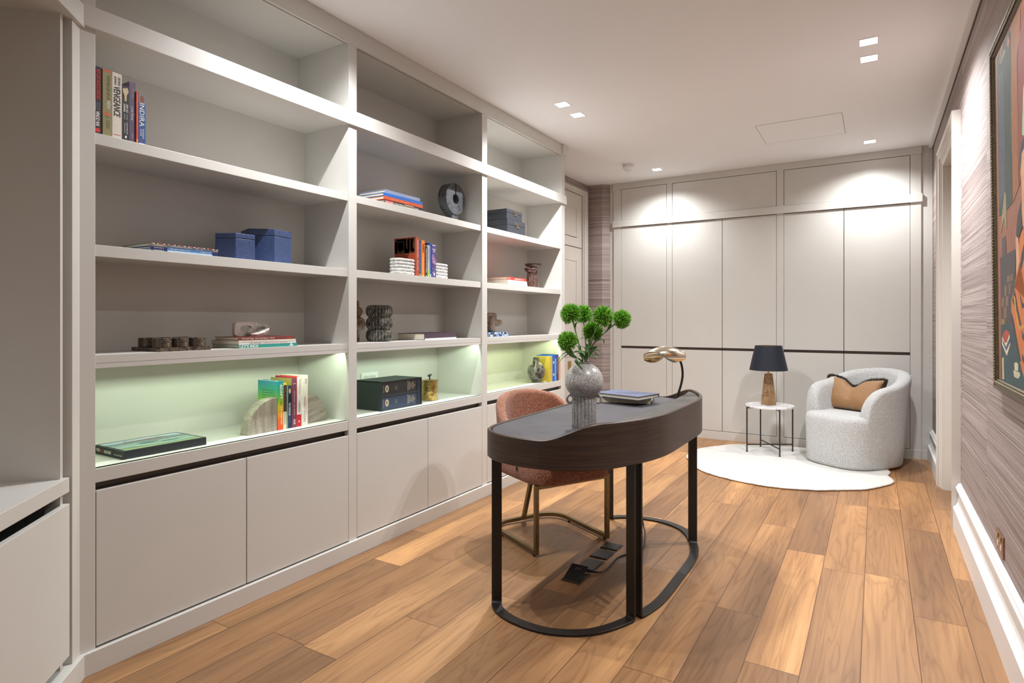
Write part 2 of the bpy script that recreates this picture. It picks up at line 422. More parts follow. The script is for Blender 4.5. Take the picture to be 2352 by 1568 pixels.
def emitter(name, c, s):
    m = bpy.data.materials.new(name); m.use_nodes = True; t = m.node_tree
    e = t.nodes.new('ShaderNodeEmission'); e.inputs[0].default_value = (*c, 1); e.inputs[1].default_value = s
    t.nodes.remove(t.nodes['Principled BSDF']); t.links.new(e.outputs[0], t.nodes['Material Output'].inputs[0]); return m
LAMPGLOW = emitter('downlight_lens_glow', (1.0, 0.97, 0.92), 14)
# ------------------------------------------------------------------ room shell
H = 2.785
XR = 0.43; XL = -2.835; YF = 6.95; YB = -2.0
struct(B().box(XL-0.12, XR+0.14, YB-0.12, YF+0.12, -0.08, 0).build('floor', FLOOR))
struct(B().box(XL-0.12, XR+0.14, YB-0.12, YF+0.12, H, H+0.1).build('ceiling', CEIL))
struct(B().box(XL-0.12, XL, YB-0.12, YF+0.12, 0, H).build('wall_left', GRASS_Y))
w = B()                                                              # wall on the painting side with its door opening
DY0, DY1, DZ = 4.545, 5.40, 2.375
w.box(XR, XR+0.14, YB-0.12, DY0, 0, H).box(XR, XR+0.14, DY1, YF+0.12, 0, H).box(XR, XR+0.14, DY0, DY1, DZ, H)
struct(w.build('wall_right', GRASS_Y))
w = B().prism([(XL, 6.385), (-2.668, 6.385), (-2.603, 6.45), (-2.603, YF), (XL, YF)], 0, H)
w.box(-2.603, XR, 6.9, YF+0.1, 0, H)
struct(w.build('wall_far', GRASS_X))
struct(B().box(XL, XR, YB-0.12, YB, 0, H).build('wall_back', GRASS_X))
struct(B().box(-1.50, -1.40, YB, 0.10, 0, H).build('wall_corner', PAINT))
# skirting on the painting side: tall moulded profile
prof = [(XR, 0), (0.391, 0), (0.391, 0.132), (0.396, 0.137), (0.403, 0.139), (0.413, 0.160), (0.418, 0.195), (0.418, 0.226),
        (0.410, 0.234), (0.404, 0.243), (0.404, 0.252), (0.411, 0.258), (0.413, 0.266), (0.419, 0.272), (XR, 0.274)]
def skirting(name, y0, y1):
    o = struct(B().extrude([(x, y0, z) for x, z in prof], (0, y1-y0, 0)).build(name, WHITE)); return o
skirting('baseboard_right', YB, 4.42)
skirting('baseboard_far_right', 5.53, 6.455)
# picture-hanging rail at the ceiling: white strip with a dark slot
o = B().box(0.398, 0.424, YB, 3.34, 2.757, H).build('trim_1', WHITE); struct(o)
o = B().box(0.396, 0.424, 3.352, 6.44, 2.757, H).build('trim_2', WHITE); struct(o)
struct(B().box(0.4245, 0.4295, YB, 6.44, 2.752, H).build('trim_3', BRONZE_DARK))

# door in the painting-side wall: lining, closed leaf, moulded casing
def casing_leg(b, y0, y1, out, z1, x0=0.43, th=0.044):
    """stepped architrave: thicker on the outer edge ('out' = +1 when the outer edge is y1)"""
    a, c = (y1, y0) if out > 0 else (y0, y1); s = -out
    pts = [(x0, a), (x0-th, a), (x0-th, a+s*0.012), (x0-th+0.006, a+s*0.020), (x0-th+0.012, a+s*0.045), (x0-th+0.014, a+s*0.058),
           (x0-th+0.022, a+s*0.062), (x0-th+0.022, a+s*0.095), (x0-th+0.028, a+s*0.10), (x0-0.012, c), (x0, c)]
    b.prism(pts, 0, z1)
d = bpy.data.objects.new('door_1', None); COL.objects.link(d); d.location = (0.45, 4.97, 0); struct(d)
b = B(); casing_leg(b, 4.425, 4.55, -1, 2.49); casing_leg(b, 5.395, 5.52, 1, 2.49)
pts = [(0.43, 2.49), (0.386, 2.49), (0.386, 2.478), (0.392, 2.47), (0.398, 2.445), (0.400, 2.432), (0.408, 2.428), (0.408, 2.395), (0.414, 2.39), (0.418, 2.37), (0.43, 2.37)]
b.extrude([(x+0.0006 if x < 0.43 else x, 4.4335, z-0.0006) for x, z in pts], (0, 1.078, 0))
b.build('door_casing', CREAM, d)
b = B().box(0.43, 0.55, 4.548, 4.556, 0, 2.37).box(0.43, 0.55, 5.389, 5.397, 0, 2.37).box(0.43, 0.55, 4.548, 5.397, 2.364, 2.372)
b.box(0.486, 0.498, 5.375, 5.389, 0, 2.364).box(0.486, 0.498, 4.556, 4.570, 0, 2.364)
b.build('door_lining', CREAM, d)
lf = B().box(0.500, 0.540, 4.56, 5.385, 0.006, 2.36).build('door_leaf', CREAM, d, 0.002)
B().cyl((0.47, 4.64, 1.02), (0.50, 4.64, 1.02), 0.011).cyl((0.47, 4.64, 1.02), (0.47, 4.76, 1.02), 0.009).build('door_handle', CHROME, lf)

# tall door past the bookcase: panelled leaf below, panelled cupboard door above, one casing
d = bpy.data.objects.new('door_2', None); COL.objects.link(d); d.location = (XL, 5.7, 0); struct(d)
b = B()
b.box(XL, XL+0.022, 6.175, 6.315, 0, 2.70).box(XL+0.022, XL+0.030, 6.205, 6.305, 0, 2.69).box(XL+0.022, XL+0.026, 6.178, 6.198, 0, 2.66)
b.box(XL, XL+0.022, 5.10, 6.175, 2.635, 2.70).box(XL+0.022, XL+0.030, 5.10, 6.205, 2.655, 2.69).box(XL, XL+0.022, 4.98, 5.10, 0, 2.70)
b.build('door_casing', CREAM, d, 0.003)
def panel_door(b, y0, y1, z0, z1, panels):
    b.box(XL-0.02, XL+0.012, y0, y1, z0, z1)
    for (a, c, e, f) in panels:
        for q in ((a, c, e, e+0.012), (a, c, f-0.012, f), (a, a+0.012, e, f), (c-0.012, c, e, f)):
            b.box(XL+0.012, XL+0.017, *q)
lf = B(); panel_door(lf, 5.11, 6.168, 0.012, 2.036, [(5.26, 6.03, 0.98, 1.90), (5.26, 6.03, 0.22, 0.86)]); lf = lf.build('door_leaf', CREAM, d, 0.002)
u = B(); panel_door(u, 5.11, 6.168, 2.046, 2.628, [(5.26, 6.03, 2.15, 2.47)]); u.build('overpanel', CREAM, d, 0.002)
B().box(XL+0.012, XL+0.02, 5.815, 5.885, 0.70, 0.80).build('lock_plate', BRASS, lf, 0.002)

# ------------------------------------------------------------------ fitted bookcase
XF = -2.36
BAYS = [(1.054, 2.247), (2.304, 3.492), (3.556, 4.732)]
bk = thing('fitted_bookcase', 'greige built-in bookcase with three open bays above low cupboards along the long wall', 'bookcase', (XF, 2.9, 0))
ups = [(1.000, 1.054), (2.247, 2.304), (3.492, 3.556), (4.732, 4.800)]
for i, (a, c) in enumerate(ups):
    b = B().box(-2.775, XF, a, c, 0.02, 2.76)
    if i == 0: b = B().box(-2.775, XF, a, c, 0.02, 2.76)
    b.build('upright', PAINT, bk, 0.0015)
b = B().box(-2.375, XF+0.002, 0.995, 4.80, 2.690, H-0.001).box(-2.40, XF+0.016, 4.742, 4.816, 2.690, H-0.001)
b.build('cornice', PAINT, bk, 0.002)
b = B().box(-2.40, XF+0.014, 1.000, 4.812, 2.264, 2.340); b.build('mid_rail', PAINT, bk, 0.002)
b = B().box(-2.775, -2.345, 1.003, 4.802, 0.0, 0.079); b.build('plinth', PAINT, bk, 0.0015)
B().box(-2.775, -2.757, 1.0, 4.80, 0.079, H-0.002).build('back_panel', PAINT, bk)
for (a, c) in BAYS:
    B().box(-2.757, -2.705, a, c, 1.10, 2.272).build('lining_panel', PAINT, bk)       # shallower middle compartments
    B().box(-2.757, -2.39, a, c, 2.696, 2.716).build('top_panel', PAINT, bk)
    B().box(-2.757, -2.39, a, c, 2.270, 2.330).build('shelf', PAINT, bk)
    for zt, hh in ((1.905, 0.040), (1.508, 0.041)):
        B().box(-2.705, -2.385, a, c, zt-0.034, zt).box(-2.386, -2.368, a, c, zt-hh, zt).build('shelf', PAINT, bk, 0.001)
    # shelf over the lit compartment, with a slot for the light strip behind its front lip
    b = B().box(-2.757, -2.368, a, c, 1.086, 1.115).box(-2.757, -2.412, a, c, 1.074, 1.087).box(-2.388, -2.368, a, c, 1.069, 1.087)
    b.build('shelf', PAINT, bk)
    b = B().box(-2.757, -2.366, a, c, 0.683, 0.714).box(-2.388, -2.362, a, c, 0.664, 0.714)
    b.build('counter_shelf', PAINT, bk, 0.0015)
    mid = (a + c)/2
    B().box(-2.41, -2.392, a, c, 0.60, 0.683).box(-2.398, -2.380, a, c, 0.588, 0.600).build('handle_recess', BRONZE_DARK, bk)
    for (p, q) in ((a+0.0022, mid-0.0022), (mid+0.0022, c-0.0022)):
        B().box(-2.379, XF, p, q, 0.0865, 0.636).build('cupboard_door', PAINT, bk, 0.0015)
# socket plate on the lit back panel behind the dictionaries
s = thing('wall_socket', 'pale green-lit double socket plate on the bookcase back above the black slipcase', 'socket', (-2.757, 2.775, 0.87))
B().box(-2.757, -2.750, 2.725, 2.872, 0.822, 0.908).build('faceplate', WHITE, s, 0.002)
for yy in (2.745, 2.80):
    B().box(-2.750, -2.748, yy, yy+0.045, 0.836, 0.888).build('outlet', PAINT, s)
s = thing('wall_socket', 'narrow socket plate on the bookcase back beside the bronze glass vase bay upright', 'socket', (-2.757, 2.64, 0.87))
B().box(-2.757, -2.750, 2.60, 2.686, 0.822, 0.908).build('faceplate', WHITE, s, 0.002)
B().box(-2.750, -2.748, 2.62, 2.665, 0.836, 0.888).build('outlet', PAINT, s)

# ------------------------------------------------------------------ diagonal corner unit
c45 = math.sqrt(0.5)
M45 = Matrix(((c45, -c45, 0, -2.36), (-c45, -c45, 0, 1.005), (0, 0, 1, 0), (0, 0, 0, 1)))   # local x along its front, local y into the unit
cu = thing('corner_cabinet', 'greige diagonal corner cabinet with an empty open niche and a cupboard door', 'cabinet', (-2.36, 1.005, 0))
L45 = 1.25
B(M45).box(0.0, 0.056, 0.0, 0.06, 0.08, 2.76).build('upright', PAINT, cu, 0.0015)
B(M45).box(L45-0.056, L45, 0.0, 0.42, 0.08, 2.76).build('upright', PAINT, cu, 0.0015)
B(M45).box(0.075, 0.092, 0.020, 0.42, 0.08, 2.72).box(0.056, 0.075, 0.036, 0.06, 0.08, 2.72).build('side_panel', PAINT, cu)
B(M45).box(0.056, L45-0.056, 0.40, 0.42, 0.08, 2.76).build('back_panel', PAINT, cu)
B(M45).box(0.066, L45-0.056, 0.004, 0.40, 0.664, 0.713).build('counter_shelf', PAINT, cu, 0.0015)
B(M45).box(-0.004, L45, -0.014, 0.40, 2.256, 2.332).build('mid_rail', PAINT, cu, 0.0015)
B(M45).box(0, L45, 0.0, 0.42, 2.69, H-0.001).build('cornice', PAINT, cu, 0.0015)
B(M45).box(-0.006, L45, -0.016, 0.42, 0, 0.080).build('plinth', PAINT, cu, 0.0015)
B(M45).box(0.069, 0.64, 0.002, 0.022, 0.116, 0.626).build('cupboard_door', PAINT, cu, 0.0015)
B(M45).box(0.644, L45-0.058, 0.002, 0.022, 0.116, 0.626).build('cupboard_door', PAINT, cu, 0.0015)
eq = thing('media_box', 'dark glossy equipment box glimpsed through the slot above the corner cabinet door', 'electronics', (M45 @ Vector((0.36, 0.16, 0.08))))
B(M45).box(0.10, 0.60, 0.06, 0.30, 0.08, 0.66).build('casing', BLACKPLASTIC, eq, 0.003)
B(M45).box(0.20, 0.215, 0.057, 0.061, 0.60, 0.655).build('trim_strip', CHROME, eq)

# ------------------------------------------------------------------ fitted wardrobe on the end wall
YW = 6.445
wd = thing('fitted_wardrobe', 'greige wall-to-wall wardrobe with flat doors and a dark handle line on the end wall', 'wardrobe', (-1.1, 6.6, 0))
sx = [(-2.552, -2.463), (-1.943, -1.883), (-0.841, -0.778), (0.263, 0.344)]
for a, c in sx: B().box(a, c, YW, 6.88, 0.085, 2.72).build('stile', PAINT, wd, 0.0015)
B().box(-2.603, -2.552, 6.462, 6.88, 0, H-0.001).build('filler_panel', PAINT, wd)
B().box(0.344, XR-0.002, 6.462, 6.88, 0, H-0.001).build('filler_panel', PAINT, wd)
B().box(-2.552, 0.344, YW, 6.88, 2.718, H-0.001).box(-2.556, -2.463, YW-0.012, 6.50, 2.718, H-0.001).box(0.263, 0.349, YW-0.012, 6.50, 2.718, H-0.001).build('cornice', PAINT, wd, 0.0015)
B().box(-2.560, 0.353, YW-0.018, 6.88, 2.290, 2.364).build('mid_rail', PAINT, wd, 0.0015)
B().box(-2.552, 0.344, YW-0.004, 6.88, 0, 0.086).box(-2.603, XR-0.04, 6.46, 6.86, 0, 0.085).build('plinth', PAINT, wd, 0.0015)
for a, c in ((-2.463, -1.943), (-1.883, -0.841), (-0.778, 0.263)):
    B().box(a+0.004, c-0.004, YW+0.001, YW+0.022, 2.3685, 2.7135).build('overhead_door', PAINT, wd, 0.001)
    B().box(a, c, YW+0.03, YW+0.05, 0.086, 2.72).build('carcass_panel', BRONZE_DARK, wd)
for a, c in ((-2.463, -1.943), (-1.883, -1.361), (-1.361, -0.841), (-0.778, -0.2585), (-0.2585, 0.263)):
    dr = B().box(a+0.0028, c-0.0028, YW+0.001, YW+0.022, 0.952, 2.2845).box(a+0.0028, c-0.0028, YW+0.001, YW+0.022, 0.091, 0.925).build('door', PAINT, wd, 0.001)
    B().box(a+0.002, c-0.002, YW+0.008, YW+0.024, 0.924, 0.953).build('handle_channel', BRONZE_DARK, dr)

# ------------------------------------------------------------------ ceiling fittings
def downlight(x, y, label, rz=0.0):
    t = thing('downlight', label, 'ceiling light', (x, y, H), rz, 'recessed square downlights')
    for (a, c, e, f) in ((-0.052, 0.052, -0.052, -0.041), (-0.052, 0.052, 0.041, 0.052), (-0.052, -0.041, -0.041, 0.041), (0.041, 0.052, -0.041, 0.041)):
        pass
    M = Matrix.Translation((x, y, 0)) @ Matrix.Rotation(rz, 4, 'Z')
    b = B(M)
    for q in ((-0.050, 0.050, -0.050, -0.042), (-0.050, 0.050, 0.042, 0.050), (-0.050, -0.042, -0.042, 0.042), (0.042, 0.050, -0.042, 0.042)):
        b.box(*q, H-0.0025, H)
    b.build('bezel', CEIL, t)
    B(M).box(-0.042, 0.042, -0.042, 0.042, H-0.0015, H-0.0002).build('lens', LAMPGLOW, t)
    return t
def spot(x, y, W, r=0.016, ang=144, blend=1.0, col=(0.97, 0.985, 1.0)):
    l = bpy.data.lights.new('downlight_beam', 'SPOT'); l.energy = W; l.color = col
    l.spot_size = math.radians(ang); l.spot_blend = blend; l.shadow_soft_size = r
    o = bpy.data.objects.new('downlight_beam', l); COL.objects.link(o); o.location = (x, y, H-0.012); return o
WL = 125; FILL_W = 12
LIGHTS = [(-0.035, 3.875, 'square downlight nearer the painting end in the pair by the wallpapered wall'),
          (-0.035, 4.128, 'square downlight nearer the doorway end in the pair by the wallpapered wall'),
          (-1.922, 3.870, 'square downlight over the middle bay of the bookcase, first of its pair'),
          (-1.922, 4.127, 'square downlight over the far bay of the bookcase, second of its pair'),
          (-1.921, 6.041, 'single square downlight beside the smoke detector'),
          (-0.045, 6.053, 'single square downlight above the white armchair'),
          (-1.922, 1.83, 'square downlight over the first bookcase bay, on the corner cabinet side of its pair'),
          (-1.922, 2.09, 'square downlight over the first bookcase bay, on the desk side of its pair'),
          (-0.035, 1.83, 'square downlight by the painting, on the far side of its pair from the desk'),
          (-0.035, 2.09, 'square downlight by the painting, on the desk side of its pair')]
for (x, y, lab) in LIGHTS:
    downlight(x, y, lab); spot(x, y, WL*(0.62 if y > 6 else 0.95 if y > 3 and x < -1 else 0.85 if y > 3 else 0.52 if x < -1 else 0.42))
# lit shelves
for (a, c), col in zip(BAYS, ((0.78, 1.0, 0.74), (0.76, 1.0, 0.76), (0.80, 1.0, 0.58))):
    l = bpy.data.lights.new('shelf_light_strip', 'AREA'); l.shape = 'RECTANGLE'; l.size = c - a - 0.04; l.size_y = 0.004; l.energy = 2.9; l.color = col
    o = bpy.data.objects.new('shelf_light_strip', l); COL.objects.link(o); o.location = (-2.3905, (a+c)/2, 1.0805); o.rotation_euler = (math.radians(38), 0, PI/2)
# access panel and smoke detector
ap = thing('access_panel', 'flush square access panel outlined on the ceiling in front of the wardrobe', 'access panel', (-0.52, 5.38, H))
x0, x1, y0, y1 = -0.825, -0.215, 5.095, 5.675
b = B()
for q in ((x0, x1, y0, y0+0.003), (x0, x1, y1-0.003, y1), (x0, x0+0.003, y0, y1), (x1-0.003, x1, y0, y1)): b.box(*q, H-0.0012, H)
b.build('shadow_gap', plain('panel_gap_grey', (0.16, 0.155, 0.15), 0.8), ap)
B().box(x0+0.003, x1-0.003, y0+0.003, y1-0.003, H-0.0012, H).build('panel', CEIL, ap)
sd = thing('smoke_detector', 'round white smoke detector on the ceiling near the bookcase end', 'smoke detector', (-2.105, 5.705, H))
B().lathe((-2.105, 5.705, H), [(0.056, 0), (0.056, -0.010), (0.050, -0.012)], 32).build('mounting_base', WHITE, sd)
b = B().lathe((-2.105, 5.705, H), [(0.046, -0.012), (0.046, -0.020), (0.056, -0.022), (0.058, -0.040), (0.050, -0.047), (0.038, -0.049), (0.034, -0.060), (0.020, -0.066), (0.008, -0.070), (0.004, -0.078)], 32)
for k in range(10):
    a = 2*PI*k/10
    b.box(-2.105+0.030*math.cos(a)-0.003, -2.105+0.030*math.cos(a)+0.003, 5.705+0.030*math.sin(a)-0.003, 5.705+0.030*math.sin(a)+0.003, H-0.064, H-0.047)
b.build('sensor_head', WHITE, sd)

# unseen window added behind the camera as a setting for a fill light
wn = bpy.data.objects.new('added_window_1', None); COL.objects.link(wn); wn.location = (-0.45, YB, 1.5); struct(wn)
b = B()
for q in ((-1.30, 0.40, 0.62, 0.70), (-1.30, 0.40, 2.50, 2.58), (-1.30, -1.22, 0.70, 2.50), (0.32, 0.40, 0.70, 2.50), (-0.48, -0.42, 0.70, 2.50)):
    b.box(q[0], q[1], YB, YB+0.05, q[2], q[3])
b.build('added_window_frame', WHITE, wn, 0.003)
gl = B().box(-1.22, 0.32, YB+0.004, YB+0.010, 0.70, 2.50).build('pane', make_glass('added_window_glass', (0.9, 0.93, 0.95), 0.0, 0.9), wn)
l = bpy.data.lights.new('added_ceiling_fill', 'AREA'); l.shape = 'RECTANGLE'; l.size = 1.5; l.size_y = 1.75; l.energy = FILL_W; l.color = (0.84, 0.92, 1.0)
o = bpy.data.objects.new('added_ceiling_fill', l); COL.objects.link(o); o.location = (-0.45, YB+0.42, 1.6); o.rotation_euler = (math.radians(138), 0, 0)   # added fill, tilted up to brighten the ceiling

# ------------------------------------------------------------------ camera and world
cam = bpy.data.cameras.new('camera'); co = bpy.data.objects.new('camera', cam); COL.objects.link(co)
co.location = (0, 0, 1.24); co.rotation_euler = (PI/2, 0, math.atan(836/1380))
cam.sensor_fit = 'HORIZONTAL'; cam.sensor_width = 36; cam.lens = 36*1380/2352; cam.shift_x = 0; cam.shift_y = -49/2352
cam.clip_start = 0.02
sc = bpy.context.scene; sc.camera = co
wl = bpy.data.worlds.new('world'); sc.world = wl; wl.use_nodes = True
wl.node_tree.nodes['Background'].inputs[0].default_value = (0.8, 0.85, 0.9, 1); wl.node_tree.nodes['Background'].inputs[1].default_value = 0.05
sc.view_settings.view_transform = 'Standard'; sc.view_settings.look = 'None'; sc.view_settings.gamma = 1; sc.view_settings.exposure = 0.24
sc.view_settings.use_curve_mapping = False
cy = sc.cycles
cy.max_bounces = 10; cy.diffuse_bounces = 6; cy.glossy_bounces = 4; cy.transmission_bounces = 8; cy.caustics_reflective = False; cy.caustics_refractive = False
cy.sample_clamp_indirect = 4; cy.use_denoising = True
# ------------------------------------------------------------------ writing desk
def catmull(P, n=8, closed=True):
    out = []; N = len(P)
    for i in range(N if closed else N-1):
        p0, p1, p2, p3 = (P[(i-1) % N], P[i], P[(i+1) % N], P[(i+2) % N]) if closed else (P[max(i-1, 0)], P[i], P[i+1], P[min(i+2, N-1)])
        for k in range(n):
            t = k/n
            out.append(tuple(0.5*((2*b) + (-a+c)*t + (2*a-5*b+4*c-d)*t*t + (-a+3*b-3*c+d)*t**3) for a, b, c, d in zip(p0, p1, p2, p3)))
    if not closed: out.append(tuple(P[-1]))
    return out
def resample(P, n, closed=True):
    Q = P + [P[0]] if closed else P
    L = [0]
    for a, b in zip(Q, Q[1:]): L.append(L[-1] + math.dist(a, b))
    out = []; j = 0
    for k in range(n):
        s = L[-1]*k/(n if closed else n-1)
        while j < len(Q)-2 and L[j+1] < s: j += 1
        t = (s - L[j])/max(1e-9, L[j+1]-L[j])
        out.append(tuple(a + (b-a)*t for a, b in zip(Q[j], Q[j+1])))
    return out
def normals2(P):
    out = []; N = len(P)
    for i in range(N):
        a, b = P[i-1], P[(i+1) % N]
        dx, dy = b[0]-a[0], b[1]-a[1]; l = math.hypot(dx, dy)
        out.append((dy/l, -dx/l))
    return out
DCY = 2.871
half = [(-0.787, 0.0), (-0.790, 0.26), (-0.812, 0.40), (-0.845, 0.50), (-0.908, 0.635), (-0.991, 0.725), (-1.118, 0.780), (-1.261, 0.778), (-1.375, 0.735), (-1.440, 0.665), (-1.468, 0.55), (-1.474, 0.35), (-1.476, 0.0)]
ctrl = [(x, DCY+y) for x, y in half] + [(x, DCY-y) for x, y in half[-2:0:-1]]
OUT = resample(catmull(ctrl, 10), 240)
NRM = normals2(OUT)
cxm = sum(p[0] for p in OUT)/len(OUT)
if (OUT[0][0]-cxm)*NRM[0][0] < 0: NRM = [(-a, -b) for a, b in NRM]
def off(d): return [(p[0]+n[0]*d, p[1]+n[1]*d) for p, n in zip(OUT, NRM)]
desk = thing('writing_desk', 'oval dark walnut writing desk with slate leather top and looping black steel legs', 'desk', (-1.13, DCY, 0))
sm = lambda t: 0 if t <= 0 else 1 if t >= 1 else t*t*(3-2*t)
ZB, ZLOW, ZHI, ZTOP = 0.652, 0.769, 0.836, 0.764
zrim = [ZLOW + (ZHI-ZLOW)*sm((p[0]+1.135)/0.215) for p in OUT]
o0, o1 = off(0.018), off(0.001)
e = 0.004
rows = [[(p[0], p[1], ZB) for p in off(0.012)], [(p[0], p[1], ZB+0.005) for p in o0], [(p[0], p[1], z-e) for p, z in zip(o0, zrim)], [(p[0], p[1], z) for p, z in zip(off(0.014), zrim)],
        [(p[0], p[1], z) for p, z in zip(off(0.004), zrim)], [(p[0], p[1], z-e) for p, z in zip(o1, zrim)], [(p[0], p[1], ZB) for p in o1]]
B().grid(rows + [rows[0]], cu=True).build('apron_band', DESKWOOD, desk, angle=35)
# seam in the veneer at the front
i0 = min(range(240), key=lambda i: math.dist(off(0.018)[i], (-1.128, 2.085-0.018)))
p = off(0.0185)[i0]; n_ = NRM[i0]; t_ = (-n_[1], n_[0])
B().extrude([(p[0]+t_[0]*s+n_[0]*q, p[1]+t_[1]*s+n_[1]*q, ZB+0.006) for s, q in ((-0.0008, -0.003), (0.0008, -0.003), (0.0008, 0.0002), (-0.0008, 0.0002))], (0, 0, ZLOW-ZB-0.012)).build('veneer_seam', BRONZE_DARK, desk)
B().prism(off(0.001), ZB+0.004, ZTOP-0.012).build('carcass', DESKWOOD, desk)
B().prism(off(-0.004), ZTOP-0.012, ZTOP+0.0015).build('leather_top', LEATHER, desk)
# raised console along the curved front, open underneath
inn = off(-0.001)
fr = [p for p in inn if p[0] > -0.935]
fr.sort(key=lambda p: p[1])
cons = fr + [(-0.940, 3.575), (-0.918, 3.40), (-0.905, 3.12), (-0.905, 2.62), (-0.918, 2.34)]
B().prism(cons, 0.812, 0.824).build('console', LEATHER_CONSOLE, desk, 0.002)
B().box(-0.83, -0.82, 2.55, 3.2, ZTOP, 0.812).build('console_support', DESKWOOD, desk)
B().box(-0.965, -0.90, 2.90, 2.985, ZTOP+0.001, ZTOP+0.0035).build('cable_slot', BLACKPLASTIC, desk)
B().box(-0.925, -0.905, 3.06, 3.20, ZTOP+0.001, ZTOP+0.0035).build('cable_slot', BLACKPLASTIC, desk)
# three bent flat-bar frames
def idx(pt): return min(range(240), key=lambda i: math.dist(OUT[i], pt))
def bar_frame(pa, pb):
    ia, ib = idx(pa), idx(pb)
    cand = [[(ia+k) % 240 for k in range((ib-ia) % 240 + 1)], [(ia-k) % 240 for k in range((ia-ib) % 240 + 1)]]
    ids = min(cand, key=len)
    P = [OUT[i] for i in ids]; Nn = [NRM[i] for i in ids]
    S = [0]
    for a, b in zip(P, P[1:]): S.append(S[-1] + math.dist(a, b))
    L = S[-1]
    def at(s):
        s = min(max(s, 0), L); j = 0
        while j < len(S)-2 and S[j+1] < s: j += 1
        t = (s-S[j])/max(1e-9, S[j+1]-S[j])
        q = [a+(b-a)*t for a, b in zip(P[j], P[j+1])]; m = [a+(b-a)*t for a, b in zip(Nn[j], Nn[j+1])]
        l = math.hypot(*m); return q, (m[0]/l, m[1]/l)
    R = 0.022; th = 0.0105; wdt = 0.044
    path = [(0, ZB+0.003, 'v0')] + [(0, 0.35, 'v0')]
    for k in range(7):
        a = PI/2*k/6; path.append((R*(1-math.cos(a)), R*(1-math.sin(a)), ('arc', a)))
    m = max(8, int(L/0.03))
    for k in range(1, m): path.append((R + (L-2*R)*k/m, 0, 'h'))
    for k in range(7):
        a = PI/2*(6-k)/6; path.append((L - R*(1-math.cos(a)), R*(1-math.sin(a)), ('arc2', a)))
    path += [(L, 0.35, 'v1'), (L, ZB+0.003, 'v1')]
    rows = []
    for i, (s, z, kind) in enumerate(path):
        q, n = at(s); tg = (n[1], -n[0])
        q2, _ = at(min(s+0.01, L)); q1, _ = at(max(s-0.01, 0)); tg = Vector((q2[0]-q1[0], q2[1]-q1[1], 0)).normalized()
        if kind == 'v0': inn_ = tg
        elif kind == 'v1': inn_ = -tg
        elif kind == 'h': inn_ = Vector((0, 0, 1))
        else:
            a = kind[1]; inn_ = (tg if kind[0] == 'arc' else -tg)*math.cos(a) + Vector((0, 0, 1))*math.sin(a)
        c0 = Vector((q[0], q[1], z)); nn = Vector((n[0], n[1], 0))
        rows.append([c0, c0 - nn*wdt, c0 - nn*wdt + inn_*th, c0 + inn_*th])
    return B().grid(rows, cu=True, smooth=False, cap=True)
bar_frame((-1.447, 2.20), (-0.842, 2.372)).build('leg_frame', BLACKMETAL, desk, 0.0012)
bar_frame((-0.834, 2.402), (-0.848, 3.376)).build('leg_frame', BLACKMETAL, desk, 0.0012)
bar_frame((-0.853, 3.402), (-1.447, 3.542)).build('leg_frame', BLACKMETAL, desk, 0.0012)

# ------------------------------------------------------------------ desk lamp with a twisted brass leaf shade
lp = thing('desk_lamp', 'brass twisted-leaf desk lamp on a curved black stem at the far end of the desk', 'lamp', (-0.985, 3.44, ZTOP))
R_ = Vector((math.cos(math.atan(836/1380)), math.sin(math.atan(836/1380)), 0)); F_ = Vector((-R_.y, R_.x, 0)); Uz = Vector((0, 0, 1))
b0 = Vector((-0.990, 3.440, ZTOP+0.0015))
B().lathe(b0, [(0.034, 0), (0.034, 0.006), (0.030, 0.008), (0.008, 0.009)], 32).build('foot', BLACKMETAL, lp)
st = catmull([b0+Uz*0.006, b0+R_*0.028+Uz*0.075, b0+R_*0.045+Uz*0.15, b0+R_*0.040+Uz*0.215, b0+R_*0.022+Uz*0.262], 8, False)
B().tube(st, 0.0065, 12).build('stem', BLACKMETAL, lp)
# half-pipe leaf: axis runs across, the opening turns from the viewer (one end) to straight down (other end)
ax0 = b0 - R_*0.175 + Uz*0.262; ax1 = b0 + R_*0.058 + Uz*0.268
rows = []; NS, NC = 40, 18
for i in range(NS+1):
    s = i/NS
    c = ax0.lerp(ax1, s) + Uz*0.006*math.sin(PI*s)
    r = 0.004 + 0.050*math.sin(PI*(0.06+0.88*s))**0.62
    mid = math.radians(25 + 125*sm(s))            # direction of the closed back of the pipe: 90 = up, 0 = away, 180 = towards viewer
    spn = math.radians(92 + 20*math.sin(PI*s))
    row = []
    for k in range(NC+1):
        a = mid - spn + 2*spn*k/NC
        row.append(c + F_*(r*math.cos(a)) + Uz*(r*math.sin(a)))
    rows.append(row)
sh = B().grid(rows).build('shade', plain('pale_polished_brass', srgb(232, 224, 204), 0.16, 1.0, 0.02, 20), lp)
sh.modifiers.new('thick', 'SOLIDIFY').thickness = 0.0015

# ------------------------------------------------------------------ books lying on the desk
def hardback(root, M, T, Hh, D, cov, pagesmat=None, boards=0.0025, over=0.004, extra=None, mats=None):
    """M maps local x=thickness, y=depth from spine, z=height. One cover (spine + boards) and its page block."""
    b = B(M)
    b.box(0, T, 0, boards, 0, Hh)
    b.box(0, boards, boards, D, 0, Hh).box(T-boards, T, boards, D, 0, Hh)
    if extra: extra(b)
    b.build('cover', [cov] + (mats or []), root)
    B(M).box(boards, T-boards, boards, D-over, over, Hh-over).build('pages', pagesmat or PAGES, root)
def MAT(o, x, y, z):
    return Matrix(((x[0], y[0], z[0], o[0]), (x[1], y[1], z[1], o[1]), (x[2], y[2], z[2], o[2]), (0, 0, 0, 1)))
DB = ZTOP + 0.0017
a1 = math.radians(14)
bkt = thing('book', 'thick pale hardback lying open-edge out under the navy book on the desk', 'book', (-1.23, 3.33, DB), 0, 'books on the desk')
